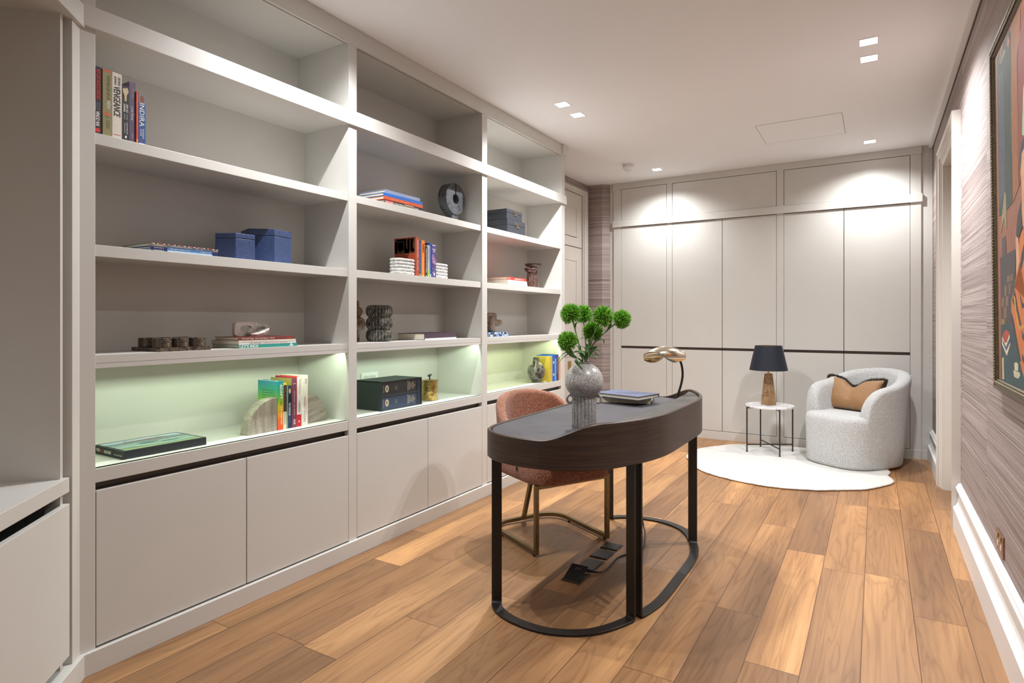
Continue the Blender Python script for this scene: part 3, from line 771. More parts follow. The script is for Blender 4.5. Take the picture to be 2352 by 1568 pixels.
# fore-edge faces the viewer, so the spine points away (towards the bookcase end)
u = Vector((math.cos(a1), math.sin(a1), 0)); v = Vector((-math.sin(a1), math.cos(a1), 0))
c = Vector((-1.378, 3.215, DB))
# local x = up, local z = along u (height), local y = from the spine (at far side) towards the viewer
M1 = MAT(c + v*0.225, (0, 0, 1), tuple(-v), tuple(u))
hardback(bkt, M1, 0.034, 0.305, 0.225, ink(64, 62, 66), plain('cream_page_block', srgb(214, 204, 178), 0.6, 0, 0.12, 30))
a2 = math.radians(-14)
u = Vector((math.cos(a2), math.sin(a2), 0)); v = Vector((-math.sin(a2), math.cos(a2), 0))
c = Vector((-1.40, 3.335-0.10, DB+0.0345))
bk2 = thing('book', 'slim navy clothbound hardback on top of the thick pale book on the desk', 'book', (-1.25, 3.33, DB+0.0345), 0, 'books on the desk')
M2 = MAT(c + v*0.215, (0, 0, 1), tuple(-v), tuple(u))
hardback(bk2, M2, 0.021, 0.298, 0.215, plain('navy_book_cloth', srgb(78, 84, 106), 0.7, 0, 0.08, 200), None)

# ------------------------------------------------------------------ stoneware vase and green flowers
VX, VY = -1.118, 2.468
vs = thing('vase', 'speckled grey stoneware vase with a round body on a fluted column on the desk', 'vase', (VX, VY, DB))
zs = 0.202
prof = []
for k in range(3, 30):
    a = PI*k/32
    prof.append((0.0855*math.sin(a), zs - 0.0855*math.cos(a)*0.96))
prof = [(0.046, 0.115), (0.040, 0.122)] + prof[2:] + [(0.030, 0.284), (0.030, 0.288), (0.026, 0.286), (0.026, 0.262), (0.055, 0.235), (0.055, 0.20), (0.001, 0.19)]
b = B().lathe((VX, VY, DB), prof, 48)
flu = []
for z, r in ((0.0, 0.0535), (0.003, 0.0545), (0.12, 0.0545), (0.135, 0.053)):
    row = []
    for k in range(160):
        a = 2*PI*k/160
        rr = r - 0.0042*(1-abs(math.cos(a*10)))**1.0*1.5
        row.append((VX+rr*math.cos(a), VY+rr*math.sin(a), DB+z))
    flu.append(row)
b.grid(flu, cu=True, cap=True)
b.build('body', STONEWARE, vs, angle=60)
for sgn in (-1, 1):
    cen = Vector((VX, VY, DB+0.122)) + R_*(sgn*0.062)
    ring = [cen + R_*(0.0145*math.cos(t))+Uz*(0.0175*math.sin(t)) for t in [2*PI*k/24 for k in range(24)]]
    B().tube(ring, 0.0058, 10, closed=True).build('handle', STONEWARE, vs)
def flower(head, bend, base_off, seed, label, nleaf=3, R0=0.043, axis=None):
    rnd = random.Random(seed)
    head = Vector(head); base = Vector((VX, VY, DB+0.20)) + Vector(base_off)
    t = thing('flower', label, 'flower', base, 0, 'green pompom flowers in the vase')
    mid = base.lerp(head, 0.5) + Vector(bend)
    neck = Vector((VX, VY, DB+0.288)) + Vector(base_off)*0.9
    pts = catmull([base, neck, mid, head], 10, False)
    B().tube(pts, [0.0032]*(len(pts)-4)+[0.0034, 0.0042, 0.005, 0.004], 8).build('stem', STEM, t)
    up = (axis and Vector(axis).normalized()) or (Vector(pts[-1]) - Vector(pts[-5])).normalized()
    b = B(); n = 820
    for k in range(n):
        zz = 1 - 1.86*(k+0.5)/n; ph = k*2.399963
        q = math.sqrt(max(0, 1-zz*zz)); d0 = Vector((q*math.cos(ph), q*math.sin(ph), zz))
        rot = Vector((0, 0, 1)).rotation_difference(up); d0 = rot @ d0
        d0 = (d0 + Vector([rnd.uniform(-.16, .16) for _ in range(3)])).normalized()
        r1 = R0*1.10*rnd.uniform(0.84, 1.06); r0 = R0*0.45
        side = d0.orthogonal().normalized(); side = (Matrix.Rotation(rnd.uniform(0, 2*PI), 3, d0) @ side); s2 = d0.cross(side)
        wv = 0.0021
        cp = head + up*0.012
        p0 = cp + d0*r0; pm = cp + d0*(r0+(r1-r0)*0.7) + side*rnd.uniform(-.003, .003); p1 = cp + d0*r1 + side*rnd.uniform(-.006, .006)
        tri = [side*wv, (-side*0.5+s2*0.86)*wv, (-side*0.5-s2*0.86)*wv]
        vsn = [p0+q_ for q_ in tri] + [pm+q_*0.9 for q_ in tri] + [p1]
        b._add(vsn, [(0,1,4,3), (1,2,5,4), (2,0,3,5), (3,4,6), (4,5,6), (5,3,6)], 0, True)
    b.sphere(head + up*0.012, R0*0.55, 12)
    b.norm = False
    b.build('bloom', BLOOM, t)
    for k in range(nleaf+4):
        f = rnd.uniform(0.34, 0.74) if k else 0.84
        i = int(f*(len(pts)-1)); p = Vector(pts[i]); tg = (Vector(pts[min(i+1, len(pts)-1)])-Vector(pts[i-1])).normalized()
        ang = rnd.uniform(0, 2*PI); out_ = (Matrix.Rotation(ang, 3, tg) @ tg.orthogonal()).normalized()
        Lf = rnd.uniform(0.05, 0.105); wl = rnd.uniform(0.0045, 0.0095)
        sidev = tg.cross(out_).normalized(); rows = []
        for m in range(11):
            s = m/10
            cpt = p + tg*(Lf*(0.75*s-0.55*s*s*s)) + out_*(Lf*(0.75*s*s+0.12*s))
            wv = wl*math.sin(PI*min(1, 0.12+0.88*s))**0.8
            rows.append([cpt - sidev*wv + out_*0.0015, cpt, cpt + sidev*wv + out_*0.0015])
        l = B().grid(rows).build('leaf', LEAF, t); l.modifiers.new('thick', 'SOLIDIFY').thickness = 0.0006
    return t
flower((-1.166, 2.440, 1.256), (0.012, -0.004, 0.02), (-0.010, 0.004, 0), 1, 'round green flower highest in the vase, over the bookcase end', 3, 0.047)
flower((-1.160, 2.552, 1.256), (0.004, 0.006, 0.02), (0.002, 0.010, 0), 2, 'round green flower half hidden behind the highest bloom', 2, 0.043)
flower((-1.042, 2.489, 1.246), (-0.018, 0.0, 0.03), (0.006, -0.006, 0), 3, 'full round green flower in the middle of the top row of blooms', 4, 0.047)
flower((-0.990, 2.568, 1.240), (-0.036, -0.016, 0.035), (0.012, 0.006, 0), 4, 'green flower leaning out of the vase towards the wardrobe', 4, 0.042, (0.75, 0.35, 0.35))
flower((-1.150, 2.388, 1.140), (-0.002, -0.014, 0.03), (-0.012, -0.006, 0), 5, 'lowest green flower leaning out of the vase towards the bookcase', 3, 0.044, (-0.55, -0.5, 0.6))
flower((-1.106, 2.534, 1.176), (-0.004, 0.006, 0.01), (0.0, 0.012, 0), 6, 'short green flower tucked low between the other blooms', 3, 0.046)

# ------------------------------------------------------------------ desk chair
CH = thing('desk_chair', 'rust boucle desk chair with a bronze tube sled base, tucked under the desk', 'chair', (-1.62, 3.08, 0))
fx, fy = 0.882, -0.471
MC = MAT((-1.41, 2.967, 0), (fx, fy, 0), (-fy, fx, 0), (0, 0, 1))     # local x forwards, y to its side, z up
def sq_tube(path, w, M, closed=False):
    """square tube swept along a flat floor path"""
    rows = []; N_ = len(path)
    for i, p in enumerate(path):
        a = Vector(path[max(i-1, 0)]); c = Vector(path[min(i+1, N_-1)])
        t = (c-a).normalized(); up = Vector((0, 0, 1))
        if abs(t.z) > 0.9: up = Vector((1, 0, 0))
        n = t.cross(up).normalized(); uu = n.cross(t).normalized(); p = Vector(p)
        rows.append([p+n*w+uu*w, p-n*w+uu*w, p-n*w-uu*w, p+n*w-uu*w])
    return B(M).grid(rows, cu=True, smooth=False, cap=True)
hw = 0.2375; zt = 0.022
loop = [(0, -hw, zt)]
for k in range(9):
    a = PI/2*k/8; loop.append((-0.38-0.13*math.sin(a), -hw+0.13*(1-math.cos(a)), zt))
loop += [(x, -y, z) for x, y, z in loop[::-1]]
sq_tube(loop, 0.011, MC).build('floor_loop', CHAIRMETAL, CH, 0.001)
for sgn in (-1, 1):
    B(MC).box(-0.011, 0.011, sgn*hw-0.011, sgn*hw+0.011, 0.011, 0.374).build('leg', CHAIRMETAL, CH, 0.0015)
    B(MC).cyl((-0.02, sgn*hw, 0), (-0.02, sgn*hw, 0.012), 0.008).cyl((-0.36, sgn*hw, 0), (-0.36, sgn*hw, 0.012), 0.008).build('glide', BLACKPLASTIC, CH)
B(MC).box(-0.011, 0.011, -hw, hw, 0.352, 0.374).build('front_rail', CHAIRMETAL, CH, 0.0015)
sq_tube([(-0.505, 0, 0.03), (-0.385, 0, 0.385)], 0.011, MC).build('leg', CHAIRMETAL, CH, 0.001)
# seat cushion
def super_ring(a_f, a_b, hs, z, n=56, pw=2.6, cf=0.0):
    row = []
    for k in range(n):
        t = 2*PI*k/n; c, s = math.cos(t), math.sin(t)
        ex = 2/pw
        row.append((cf + (a_f if c > 0 else a_b)*math.copysign(abs(c)**ex, c), hs*math.copysign(abs(s)**ex, s), z))
    return row
rows = []
for d, z in ((0.03, 0.369), (0.010, 0.372), (0.002, 0.382), (0.0, 0.42), (0.004, 0.452), (0.02, 0.474), (0.06, 0.484), (0.12, 0.487)):
    rows.append(super_ring(0.275-d, 0.275-d, 0.262-d, z, pw=5.0, cf=-0.215))
B(MC).grid(rows, cu=True, cap=True).build('seat', RUST, CH)
rows = []; NA = 48
for i in range(NA+1):
    ph = math.radians(-112 + 224*i/NA); q = abs(math.degrees(ph))
    top = 0.815 - 0.035*sm(q/60) - 0.10*sm((q-40)/45) - 0.17*sm((q-78)/36)
    prof = []
    def ring_pt(r_add, z, flare):
        return (-0.225 - (0.295+r_add+flare)*math.copysign(abs(math.cos(ph))**0.8, math.cos(ph)), (0.255+r_add+flare*0.6)*math.copysign(abs(math.sin(ph))**0.8, math.sin(ph)), z)
    zb = 0.405
    th_ = 0.052*(1 - 0.55*sm((q-95)/17))
    for (r, zz) in ((-0.03, zb), (0.0, zb+0.012), (0.012, zb+0.10)): prof.append(ring_pt(r, zz, 0.0))
    zs_ = [0.35, 0.65, 0.88]
    for f in zs_: prof.append(ring_pt(0.012, zb+0.1+(top-0.026-zb-0.1)*f, 0.02*f))
    for k in range(7):
        a = PI*k/6; prof.append(ring_pt(0.012 - th_/2*(1-math.cos(a)), top-0.026+0.026*math.sin(a), 0.02))
    for f in zs_[::-1]: prof.append(ring_pt(0.012-th_-0.006*(1-f), zb+0.1+(top-0.026-zb-0.1)*f, 0.02*f))
    prof.append(ring_pt(-0.052, zb+0.05, 0))
    rows.append(prof)
B(MC).grid(rows, cu=True, cap=True).build('backrest', RUST, CH, angle=60)
p = MC @ Vector((-0.145, -0.268, 0.440))
B(MC).box(-0.152, -0.142, -0.272, -0.2665, 0.424, 0.448).build('maker_tag', BLACKPLASTIC, CH, 0.001)

# ------------------------------------------------------------------ floor sockets and lamp cable
def floor_box(y0, y1, label, opened=False):
    t = thing('floor_socket', label, 'floor socket', (-1.2375, (y0+y1)/2, 0), 0, 'black floor sockets in a row under the desk')
    B().box(-1.287, -1.189, y0, y1, 0.0, 0.004).build('frame', SOCKETBLACK, t, 0.0008)
    if not opened:
        B().box(-1.281, -1.195, y0+0.006, y1-0.006, 0.004, 0.0065).build('lid', SOCKETBLACK, t, 0.0008)
    else:
        B().extrude([(-1.281, y0+0.008, 0.004), (-1.281, y0+0.011, 0.006), (-1.281, y1-0.012, 0.040), (-1.281, y1-0.013, 0.043)], (0.086, 0, 0)).build('lid', SOCKETBLACK, t)
        B().box(-1.279, -1.197, y0+0.012, y1-0.004, 0.003, 0.0055).build('recess', BLACKPLASTIC, t)
    for yy in (y0+0.02, y1-0.026):
        B().box(-1.192, -1.1885, yy, yy+0.008, 0.002, 0.0048).build('clip', CHROME, t)
    return t
floor_box(2.575, 2.700, 'black floor socket under the desk with its lid propped open over a plug', True)
floor_box(2.735, 2.880, 'closed black floor socket beside the propped-open one under the desk')
floor_box(2.905, 3.025, 'closed black floor socket third along the row from the open one')
floor_box(3.045, 3.140, 'small closed black floor socket at the end of the row by the desk chair leg')
cb = thing('power_cable', 'black power cable looping over the floor from the open socket under the desk', 'cable', (-1.15, 2.9, 0))
cp = catmull([(-1.222, 2.690, 0.014), (-1.190, 2.712, 0.010), (-1.152, 2.752, 0.005), (-1.148, 2.850, 0.0045), (-1.150, 2.965, 0.0045), (-1.118, 3.045, 0.0045), (-1.082, 3.140, 0.005), (-1.112, 3.285, 0.03), (-1.165, 3.385, 0.10), (-1.20, 3.46, 0.34), (-1.19, 3.50, 0.655)], 10, False)
B().tube(cp, 0.0042, 8).build('flex', BLACKPLASTIC, cb)
B().rbox((-1.236, 2.672, 0.022), (0.016, 0.022, 0.014), 0.005).build('plug', BLACKPLASTIC, cb)

# ------------------------------------------------------------------ rug
RP = [(-1.477, 5.55), (-1.455, 5.42), (-1.369, 5.275), (-1.262, 5.055), (-1.105, 4.920), (-0.923, 4.835), (-0.791, 4.803), (-0.66, 4.79), (-0.54, 4.806), (-0.439, 4.838), (-0.345, 4.875), (-0.249, 4.940), (-0.13, 5.02), (-0.033, 5.11),
      (0.078, 5.300), (0.118, 5.42), (0.100, 5.53), (0.082, 5.62), (0.10, 5.74), (0.06, 5.90), (-0.05, 6.12), (-0.25, 6.30), (-0.55, 6.39), (-0.90, 6.36), (-1.16, 6.25), (-1.30, 6.09), (-1.42, 5.90), (-1.475, 5.72)]
RO = resample(catmull(RP, 8), 220)
RN = normals2(RO); rc = (-0.6, 5.6)
if (RO[0][0]-rc[0])*RN[0][0] + (RO[0][1]-rc[1])*RN[0][1] < 0: RN = [(-a, -b) for a, b in RN]
rr = random.Random(3)
jit = [rr.uniform(-0.003, 0.003) for _ in RO]
ro = lambda d: [(p[0]+n[0]*(d+j), p[1]+n[1]*(d+j)) for p, n, j in zip(RO, RN, jit)]
rug = thing('rug', 'cream wool rug with a wavy organic outline under the armchair', 'rug', (-0.6, 5.6, 0))
rows = [[(x, y, z) for x, y in ro(d)] for d, z in ((-0.006, 0.003), (0.0, 0.006), (0.001, 0.011), (-0.004, 0.0155), (-0.014, 0.0175), (-0.03, 0.018))]
B().grid(rows, cu=True, cap=True).build('pile', RUG, rug, angle=70)
B().prism(ro(-0.004), 0.0, 0.004).build('backing', RUGBACK, rug)
RZ = 0.018

# ------------------------------------------------------------------ side table and lamp
tx, ty = -0.846, 6.032
tb = thing('side_table', 'round white marble side table on thin black legs beside the armchair', 'table', (tx, ty, RZ))
B().lathe((tx, ty, 0), [(0.206, 0.432), (0.211, 0.436), (0.211, 0.449), (0.207, 0.453)], 64).build('tabletop', WHITEMARBLE, tb, angle=30)
lg = [(-1.026, 5.910), (-0.955, 6.215), (-0.737, 5.842), (-0.664, 6.140)]
for (x, y) in lg:
    B().cyl((x, y, RZ), (x, y, 0.436), 0.0062, 12).cyl((x, y, RZ), (x, y, RZ+0.006), 0.009, 12).build('leg', BLACKMETAL, tb)
for (p, q) in ((0, 3), (1, 2)):
    a = Vector((*lg[p], 0.085)); c = Vector((*lg[q], 0.085))
    B().cyl(a, c, 0.0055, 10).build('brace', BLACKMETAL, tb)
    a.z = c.z = 0.427
    B().cyl(a, c, 0.0055, 10).build('top_bar', BLACKMETAL, tb)
tl = thing('table_lamp', 'table lamp with a navy shade on a tapered brown marble base', 'lamp', (-0.857, 6.028, 0.4535))
lx, ly, lz = -0.857, 6.028, 0.4535
a = math.atan(836/1380) + 0.30
Ml = Matrix.Translation((lx, ly, 0)) @ Matrix.Rotation(a, 4, 'Z')
rows = [[(sx_*w, sy_*w, z) for sx_, sy_ in ((-1, -1), (1, -1), (1, 1), (-1, 1))] for w, z in ((0.046, lz), (0.048, lz+0.004), (0.0255, lz+0.286), (0.0235, lz+0.289))]
B(Ml).grid(rows, cu=True, smooth=False, cap=True).build('base', BROWNMARBLE, tl, 0.002)
B().cyl((lx, ly, lz+0.289), (lx, ly, lz+0.297), 0.018, 24).cyl((lx, ly, lz+0.297), (lx, ly, lz+0.36), 0.0055, 12).build('stem', BRASS, tl)
B().cyl((lx, ly, lz+0.36), (lx, ly, lz+0.41), 0.014, 16).build('bulb_holder', BRASS, tl)
B().lathe((lx, ly, lz), [(0.1665, 0.322), (0.1665, 0.326), (0.118, 0.545), (0.118, 0.549), (0.1155, 0.549), (0.1155, 0.545)], 64, cap=False).build('lamp_shade', SHADE, tl, angle=30)
B().lathe((lx, ly, lz), [(0.164, 0.322), (0.1157, 0.5485)], 64, cap=False).build('shade_lining', GOLDLINING, tl)
b = B()
for k in range(3):
    an = 2*PI*k/3+0.3
    b.cyl((lx, ly, lz+0.535), (lx+0.115*math.cos(an), ly+0.115*math.sin(an), lz+0.535), 0.0018, 6)
b.cyl((lx, ly, lz+0.41), (lx, ly, lz+0.537), 0.003, 8)
b.build('shade_carrier', BRASS, tl)

# ------------------------------------------------------------------ armchair
AC = thing('armchair', 'white boucle tub armchair with a curved wraparound back, on the rug', 'armchair', (-0.15, 5.99, RZ))
afx, afy = -0.577, -0.816
MA = MAT((-0.150, 5.990, RZ), (afx, afy, 0), (-afy, afx, 0), (0, 0, 1))    # local x towards its front, y to the painting-wall side
def seat_ring(z, sc=1.0, d=0.0, n=72):
    row = []
    for k in range(n):
        t = 2*PI*k/n; c, s = math.cos(t), math.sin(t)
        if c > 0:
            x = 0.215 + (0.172*sc - d)*(abs(c)**0.85) if abs(s) < 0.985 else 0.215*0+0.215
            y = (0.302*sc-d)*math.copysign(abs(s)**0.62, s)
            x = 0.215*(abs(c)**0.30) + (0.168*sc-d)*abs(c)**1.1
        else:
            x = -(0.355*sc-d)*abs(c)**0.9; y = (0.298*sc-d)*math.copysign(abs(s)**0.8, s)
        row.append((x, y, z))
    return row
rows = []
for z, d in ((0.008, 0.03), (0.0, 0.05)): pass
for z, sc_, d in ((0.0, 1.0, 0.022), (0.012, 1.0, 0.004), (0.03, 1.0, 0.0), (0.18, 1.01, 0.0), (0.33, 1.025, 0.0), (0.385, 1.03, 0.002), (0.41, 1.03, 0.012), (0.424, 1.03, 0.032), (0.430, 1.03, 0.07), (0.430, 1.03, 0.14)):
    rows.append(seat_ring(z, sc_, d))
B(MA).grid(rows, cu=True, cap=True).build('seat', WHITEBOUCLE, AC, angle=70)
rows = []; NA = 72; PHM = 122
for i in range(NA+1):
    ph = math.radians(-PHM + 2*PHM*i/NA); q = abs(math.degrees(ph))
    top = 0.795 - 0.045*sm(q/75) - 0.085*sm((q-45)/60)
    endf = max(0.0, min(1.0, (PHM-q)/26.0))
    top = 0.44 + (top-0.44)*math.sqrt(max(0.0, 1-(1-endf)**2))*1.0 if endf < 1 else top
    th_ = 0.105
    c, s = math.cos(ph), math.sin(ph)
    def pt(r, z):
        fl = 0.088*max(0.0, z/0.78)
        bx = (0.362 + fl + r) if c > 0 else (0.42 + r*0.3 + fl*0.4)
        return (-bx*math.copysign(abs(c)**0.9, c), (0.306 + fl*0.62 + r)*math.copysign(abs(s)**0.8, s), z)
    prof = [pt(-0.03, 0.0), pt(-0.006, 0.004), pt(0.0, 0.02)]
    for f in (0.25, 0.5, 0.75, 0.9): prof.append(pt(0, 0.02 + (top-0.045-0.02)*f))
    for k in range(9):
        a = PI*k/8; prof.append(pt(0.008*math.sin(a) - th_/2*(1-math.cos(a)), top-0.045+0.045*math.sin(a)))
    zi = 0.40
    for f in (0.75, 0.5, 0.2): prof.append(pt(-th_-0.02*(1-f), zi + (max(top-0.045, zi+0.01)-zi)*f))
    prof.append(pt(-th_-0.02, zi-0.02))
    rows.append(prof)
B(MA).grid(rows, cu=True, cap=True).build('backrest', WHITEBOUCLE, AC, angle=70)
for (x, y) in ((0.2, -0.2), (0.2, 0.2), (-0.25, -0.18)):
    pass
# cushion: lumbar pillow with a pinched middle and a brush fringe
CU = thing('cushion', 'caramel satin cushion with a dark brown fringe, propped in the armchair', 'cushion', (MA @ Vector((-0.13, 0.0, 0.46))))
tilt = math.radians(24)
Mc = MA @ Matrix.Translation((-0.020, -0.085, 0.436)) @ Matrix.Rotation(0.10, 4, 'Z') @ Matrix.Rotation(-tilt, 4, 'Y')
CW, CHh, CT = 0.245, 0.285, 0.07
def cush(u, v):
    """u across -1..1, v up 0..1 : outline with pulled corners and a chopped top"""
    y = CW*u*(1 - 0.05*math.sin(PI*v)); z = CHh*v
    z += -0.075*math.exp(-(u/0.33)**2)*sm(v*1.05) + 0.014*abs(u)**3*(2*v-1)
    return y, z
def puff(u, v):
    e_ = max(0.0, (1-abs(u)**2.6))*max(0.0, 1-abs(2*v-1)**2.6)
    return CT*e_**0.5*(1 - 0.35*math.exp(-(u/0.2)**2)*v)
nu, nv = 36, 24
front = []; back = []
for j in range(nv+1):
    v = j/nv; rf, rb = [], []
    for i in range(nu+1):
        u = -1+2*i/nu; y, z = cush(u, v); p_ = puff(u, v)
        rf.append((p_, y, z)); rb.append((-p_*0.8, y, z))
    front.append(rf); back.append(rb)
B(Mc).grid(front).grid(back).build('cover', SATIN, CU, angle=80)
b = B(Mc); rf = random.Random(11); b.norm = False
edge = [(-1+2*k/160, 0) for k in range(160)] + [(1, k/110) for k in range(110)] + [(1-2*k/160, 1) for k in range(160)] + [(-1, 1-k/110) for k in range(110)]
for (u, v) in edge:
    for rep in range(9):
        y, z = cush(u, v)
        oy, oz = u*(1 if abs(u) == 1 else 0.25), (2*v-1)*(1 if v in (0, 1) else 0.2)
        if v == 1: oy -= 0.9*u*math.exp(-(u/0.4)**2)
        l = math.hypot(oy, oz) or 1; oy /= l; oz /= l
        Lf = rf.uniform(0.020, 0.034)*(0.5 if v == 0 else 1)
        p0 = Vector((rf.uniform(-.006, .006), y, z)); d_ = Vector((rf.uniform(-.55, .55), oy+rf.uniform(-.35, .35), oz+rf.uniform(-.35, .35))).normalized()
        sd_ = d_.orthogonal().normalized()*0.0021
        b._add([p0+sd_, p0-sd_, p0+d_*Lf*0.7-sd_*0.8+Vector((0, 0, -.001)), p0+d_*Lf+Vector((0, 0, -.003)), p0+d_*Lf*0.7+sd_*0.8+Vector((0, 0, -.001))], [(0, 1, 2, 3, 4)], 0)
b.build('fringe', FRINGE, CU)
# ------------------------------------------------------------------ things on the shelves
ZS, ZA, ZSB, ZC = 1.905, 1.508, 1.115, 0.714
def standing(label, y0, y1, x, z, hgt, depth, cov, group, extra=None, mats=None):
    t = thing('book', label, 'book', ((x-depth/2), (y0+y1)/2, z), 0, group)
    y0 += 0.0004; y1 -= 0.0004
    M = MAT((x, y0, z), (0, 1, 0), (-1, 0, 0), (0, 0, 1))
    T = y1-y0
    def ex(b):
        b.M = None
        if extra: extra(b, x, y0, y1, z, hgt, depth)
    hardback(t, M, T, hgt, depth, cov, None, min(0.002, T*0.22), 0.003, ex, mats)
    return t
DN = (0, 0, -1); YP = (0, 1, 0); ZP = (0, 0, 1)
def spine_text(b, s, x, y0, y1, ztop, zbot, m, fill=0.6, pos=0.5, bold=False, shear=0):
    """title running down a standing spine between ztop and zbot"""
    hh = (y1-y0)*fill; yb = y0 + (y1-y0)*pos - hh/2
    b.text(s, (x, yb, ztop), DN, YP, w=ztop-zbot, h=hh, m=m, bold=bold, shear=shear)
def lying(label, y0, y1, x, z0, z1, depth, cov, group, extra=None, mats=None, rz=0.0):
    t = thing('book', label, 'book', ((x-depth/2), (y0+y1)/2, z0), 0, group)
    z0 += 0.0002; z1 -= 0.0002
    M = MAT((x, y1, z0), (0, 0, 1), (-1, 0, 0), (0, -1, 0))
    if rz: M = Matrix.Translation((x, y0, 0)) @ Matrix.Rotation(rz, 4, 'Z') @ Matrix.Translation((-x, -y0, 0)) @ M
    def ex(b):
        b.M = Matrix.Translation((x, y0, 0)) @ Matrix.Rotation(rz, 4, 'Z') @ Matrix.Translation((-x, -y0, 0)) if rz else None
        if extra: extra(b, x, y0, y1, z0, z1)
    hardback(t, M, z1-z0, y1-y0, depth, cov, None, min(0.002, (z1-z0)*0.22), 0.003, ex, mats)
    return t
def lying_text(b, s, x, ya, yb, z0, z1, m, fill=0.55, bold=False, shear=0):
    hh = (z1-z0)*fill
    b.text(s, (x, ya, (z0+z1-hh)/2), YP, ZP, w=yb-ya, h=hh, m=m, bold=bold, shear=shear)
def blk(b, x, y0, y1, z0, z1, m, o=0.0004):
    b.quad((x+o, y0, z0), (x+o, y1, z0), (x+o, y1, z1), (x+o, y0, z1), m)
W_ = ink(236, 234, 228); BK = ink(24, 24, 26); RD = ink(206, 44, 40); GD = ink(206, 178, 112)

# --- first bay, upper shelf: seven upright books
G = 'upright books on the upper shelf'
def e1(b, x, y0, y1, z, H_, D):
    spine_text(b, 'NOT JUST AN ACCOUNTANT', x, y0, y1, z+H_-0.010, z+H_-0.118, 1, 0.62, 0.5, True)
    for k in range(3): blk(b, x, y0+0.006+k*0.006, y0+0.009+k*0.006, z+0.085, z+0.115, 3)
    spine_text(b, 'VINOD RAI', x, y0, y1, z+0.082, z+0.030, 2, 0.42, 0.5, True)
    c = (y0+y1)/2
    b.poly([(x+0.0005, c+0.008*math.cos(2*PI*k/16), z+0.015+0.008*math.sin(2*PI*k/16)) for k in range(16)], 1)
standing('black book with a red title, first on the upper shelf against the upright', 1.056, 1.0855, -2.382, ZS, 0.242, 0.155, ink(34, 33, 35), G, e1, [RD, W_, ink(96, 94, 96)])
def e2(b, x, y0, y1, z, H_, D):
    spine_text(b, 'REIMAGINING', x, y0, y1, z+H_-0.020, z+H_-0.108, 1, 0.36, 0.62)
    spine_text(b, 'INDIA', x, y0, y1, z+H_-0.110, z+H_-0.140, 2, 0.36, 0.62)
    blk(b, x, y0, y1, z+H_-0.006, z+H_, 3); blk(b, x, y0+0.004, y1-0.004, z+0.075, z+0.081, 3); blk(b, x, y0+0.010, y1-0.008, z+0.067, z+0.075, 4)
    b.poly([(x+0.0005, y0+0.012, z+0.081), (x+0.0005, y0+0.022, z+0.081), (x+0.0005, y0+0.014, z+0.094)], 3)
    spine_text(b, 'MCKINSEY', x, y0, y1, z+0.060, z+0.028, 1, 0.18, 0.68); spine_text(b, '& COMPANY', x, y0, y1, z+0.060, z+0.028, 1, 0.18, 0.45)
standing('olive book with an orange top edge, second on the upper shelf', 1.0855, 1.1175, -2.380, ZS, 0.240, 0.155, ink(142, 134, 92), G, e2, [ink(104, 98, 70), W_, ink(214, 92, 52), ink(86, 126, 104)])
def e3(b, x, y0, y1, z, H_, D):
    spine_text(b, 'GEORGE', x, y0, y1, z+H_-0.014, z+H_-0.044, 1, 0.26, 0.72, True); spine_text(b, 'JONAS', x, y0, y1, z+H_-0.014, z+H_-0.044, 1, 0.28, 0.30, True)
    spine_text(b, 'VENGEANCE', x, y0, y1, z+H_-0.048, z+H_-0.158, 1, 0.72, 0.5, True, 0.12)
    spine_text(b, 'HARPER PERENNIAL', x, y0, y1, z+0.0165, z+0.0125, 2, 0.05)
    blk(b, x, y0+0.003, y1-0.003, z+0.013, z+0.0145, 2)
standing('white book with bold black slanted lettering, third on the upper shelf', 1.1175, 1.1505, -2.380, ZS, 0.240, 0.155, ink(214, 206, 194), G, e3, [BK, RD])
def e4(b, x, y0, y1, z, H_, D):
    c = (y0+y1)/2
    b.poly([(x+0.0005, c-0.011, z+H_-0.012), (x+0.0005, c+0.006, z+H_-0.006), (x+0.0005, c+0.010, z+H_-0.020), (x+0.0005, c+0.003, z+H_-0.034), (x+0.0005, c+0.002, z+H_-0.056), (x+0.0005, c-0.004, z+H_-0.058), (x+0.0005, c-0.005, z+H_-0.036), (x+0.0005, c-0.010, z+H_-0.026)], 2)
    spine_text(b, 'SEX AT', x, y0, y1, z+H_-0.068, z+H_-0.098, 1, 0.26, 0.66, True); spine_text(b, 'DAWN', x, y0, y1, z+H_-0.068, z+H_-0.096, 1, 0.26, 0.30, True)
    for k in range(2): blk(b, x, y0+0.006+k*0.009, y0+0.011+k*0.009, z+0.078, z+0.10, 3)
    spine_text(b, 'CHRISTOPHER RYAN', x, y0, y1, z+0.070, z+0.024, 1, 0.16, 0.66); spine_text(b, 'CACILDA JETHA', x, y0, y1, z+0.066, z+0.028, 1, 0.16, 0.34)
    b.poly([(x+0.0005, c+0.0035*math.cos(2*PI*k/12), z+0.014+0.005*math.sin(2*PI*k/12)) for k in range(12)], 1)
standing('black paperback with a pale skull on its spine on the upper shelf', 1.1505, 1.1775, -2.380, ZS, 0.203, 0.135, ink(38, 37, 40), G, e4, [W_, ink(198, 176, 140), ink(110, 108, 110)])
def e5(b, x, y0, y1, z, H_, D):
    spine_text(b, 'Penelope', x, y0, y1, z+H_-0.024, z+H_-0.060, 1, 0.3, 0.55); spine_text(b, 'Love Kerai', x, y0, y1, z+H_-0.092, z+H_-0.142, 2, 0.5, 0.52); spine_text(b, 'ORION', x, y0, y1, z+0.034, z+0.014, 1, 0.2, 0.5)
standing('purple hardback between the skull paperback and the thin orange book', 1.1775, 1.2005, -2.384, ZS, 0.226, 0.150, ink(92, 74, 100), G, e5, [ink(176, 160, 182), ink(206, 192, 210)])
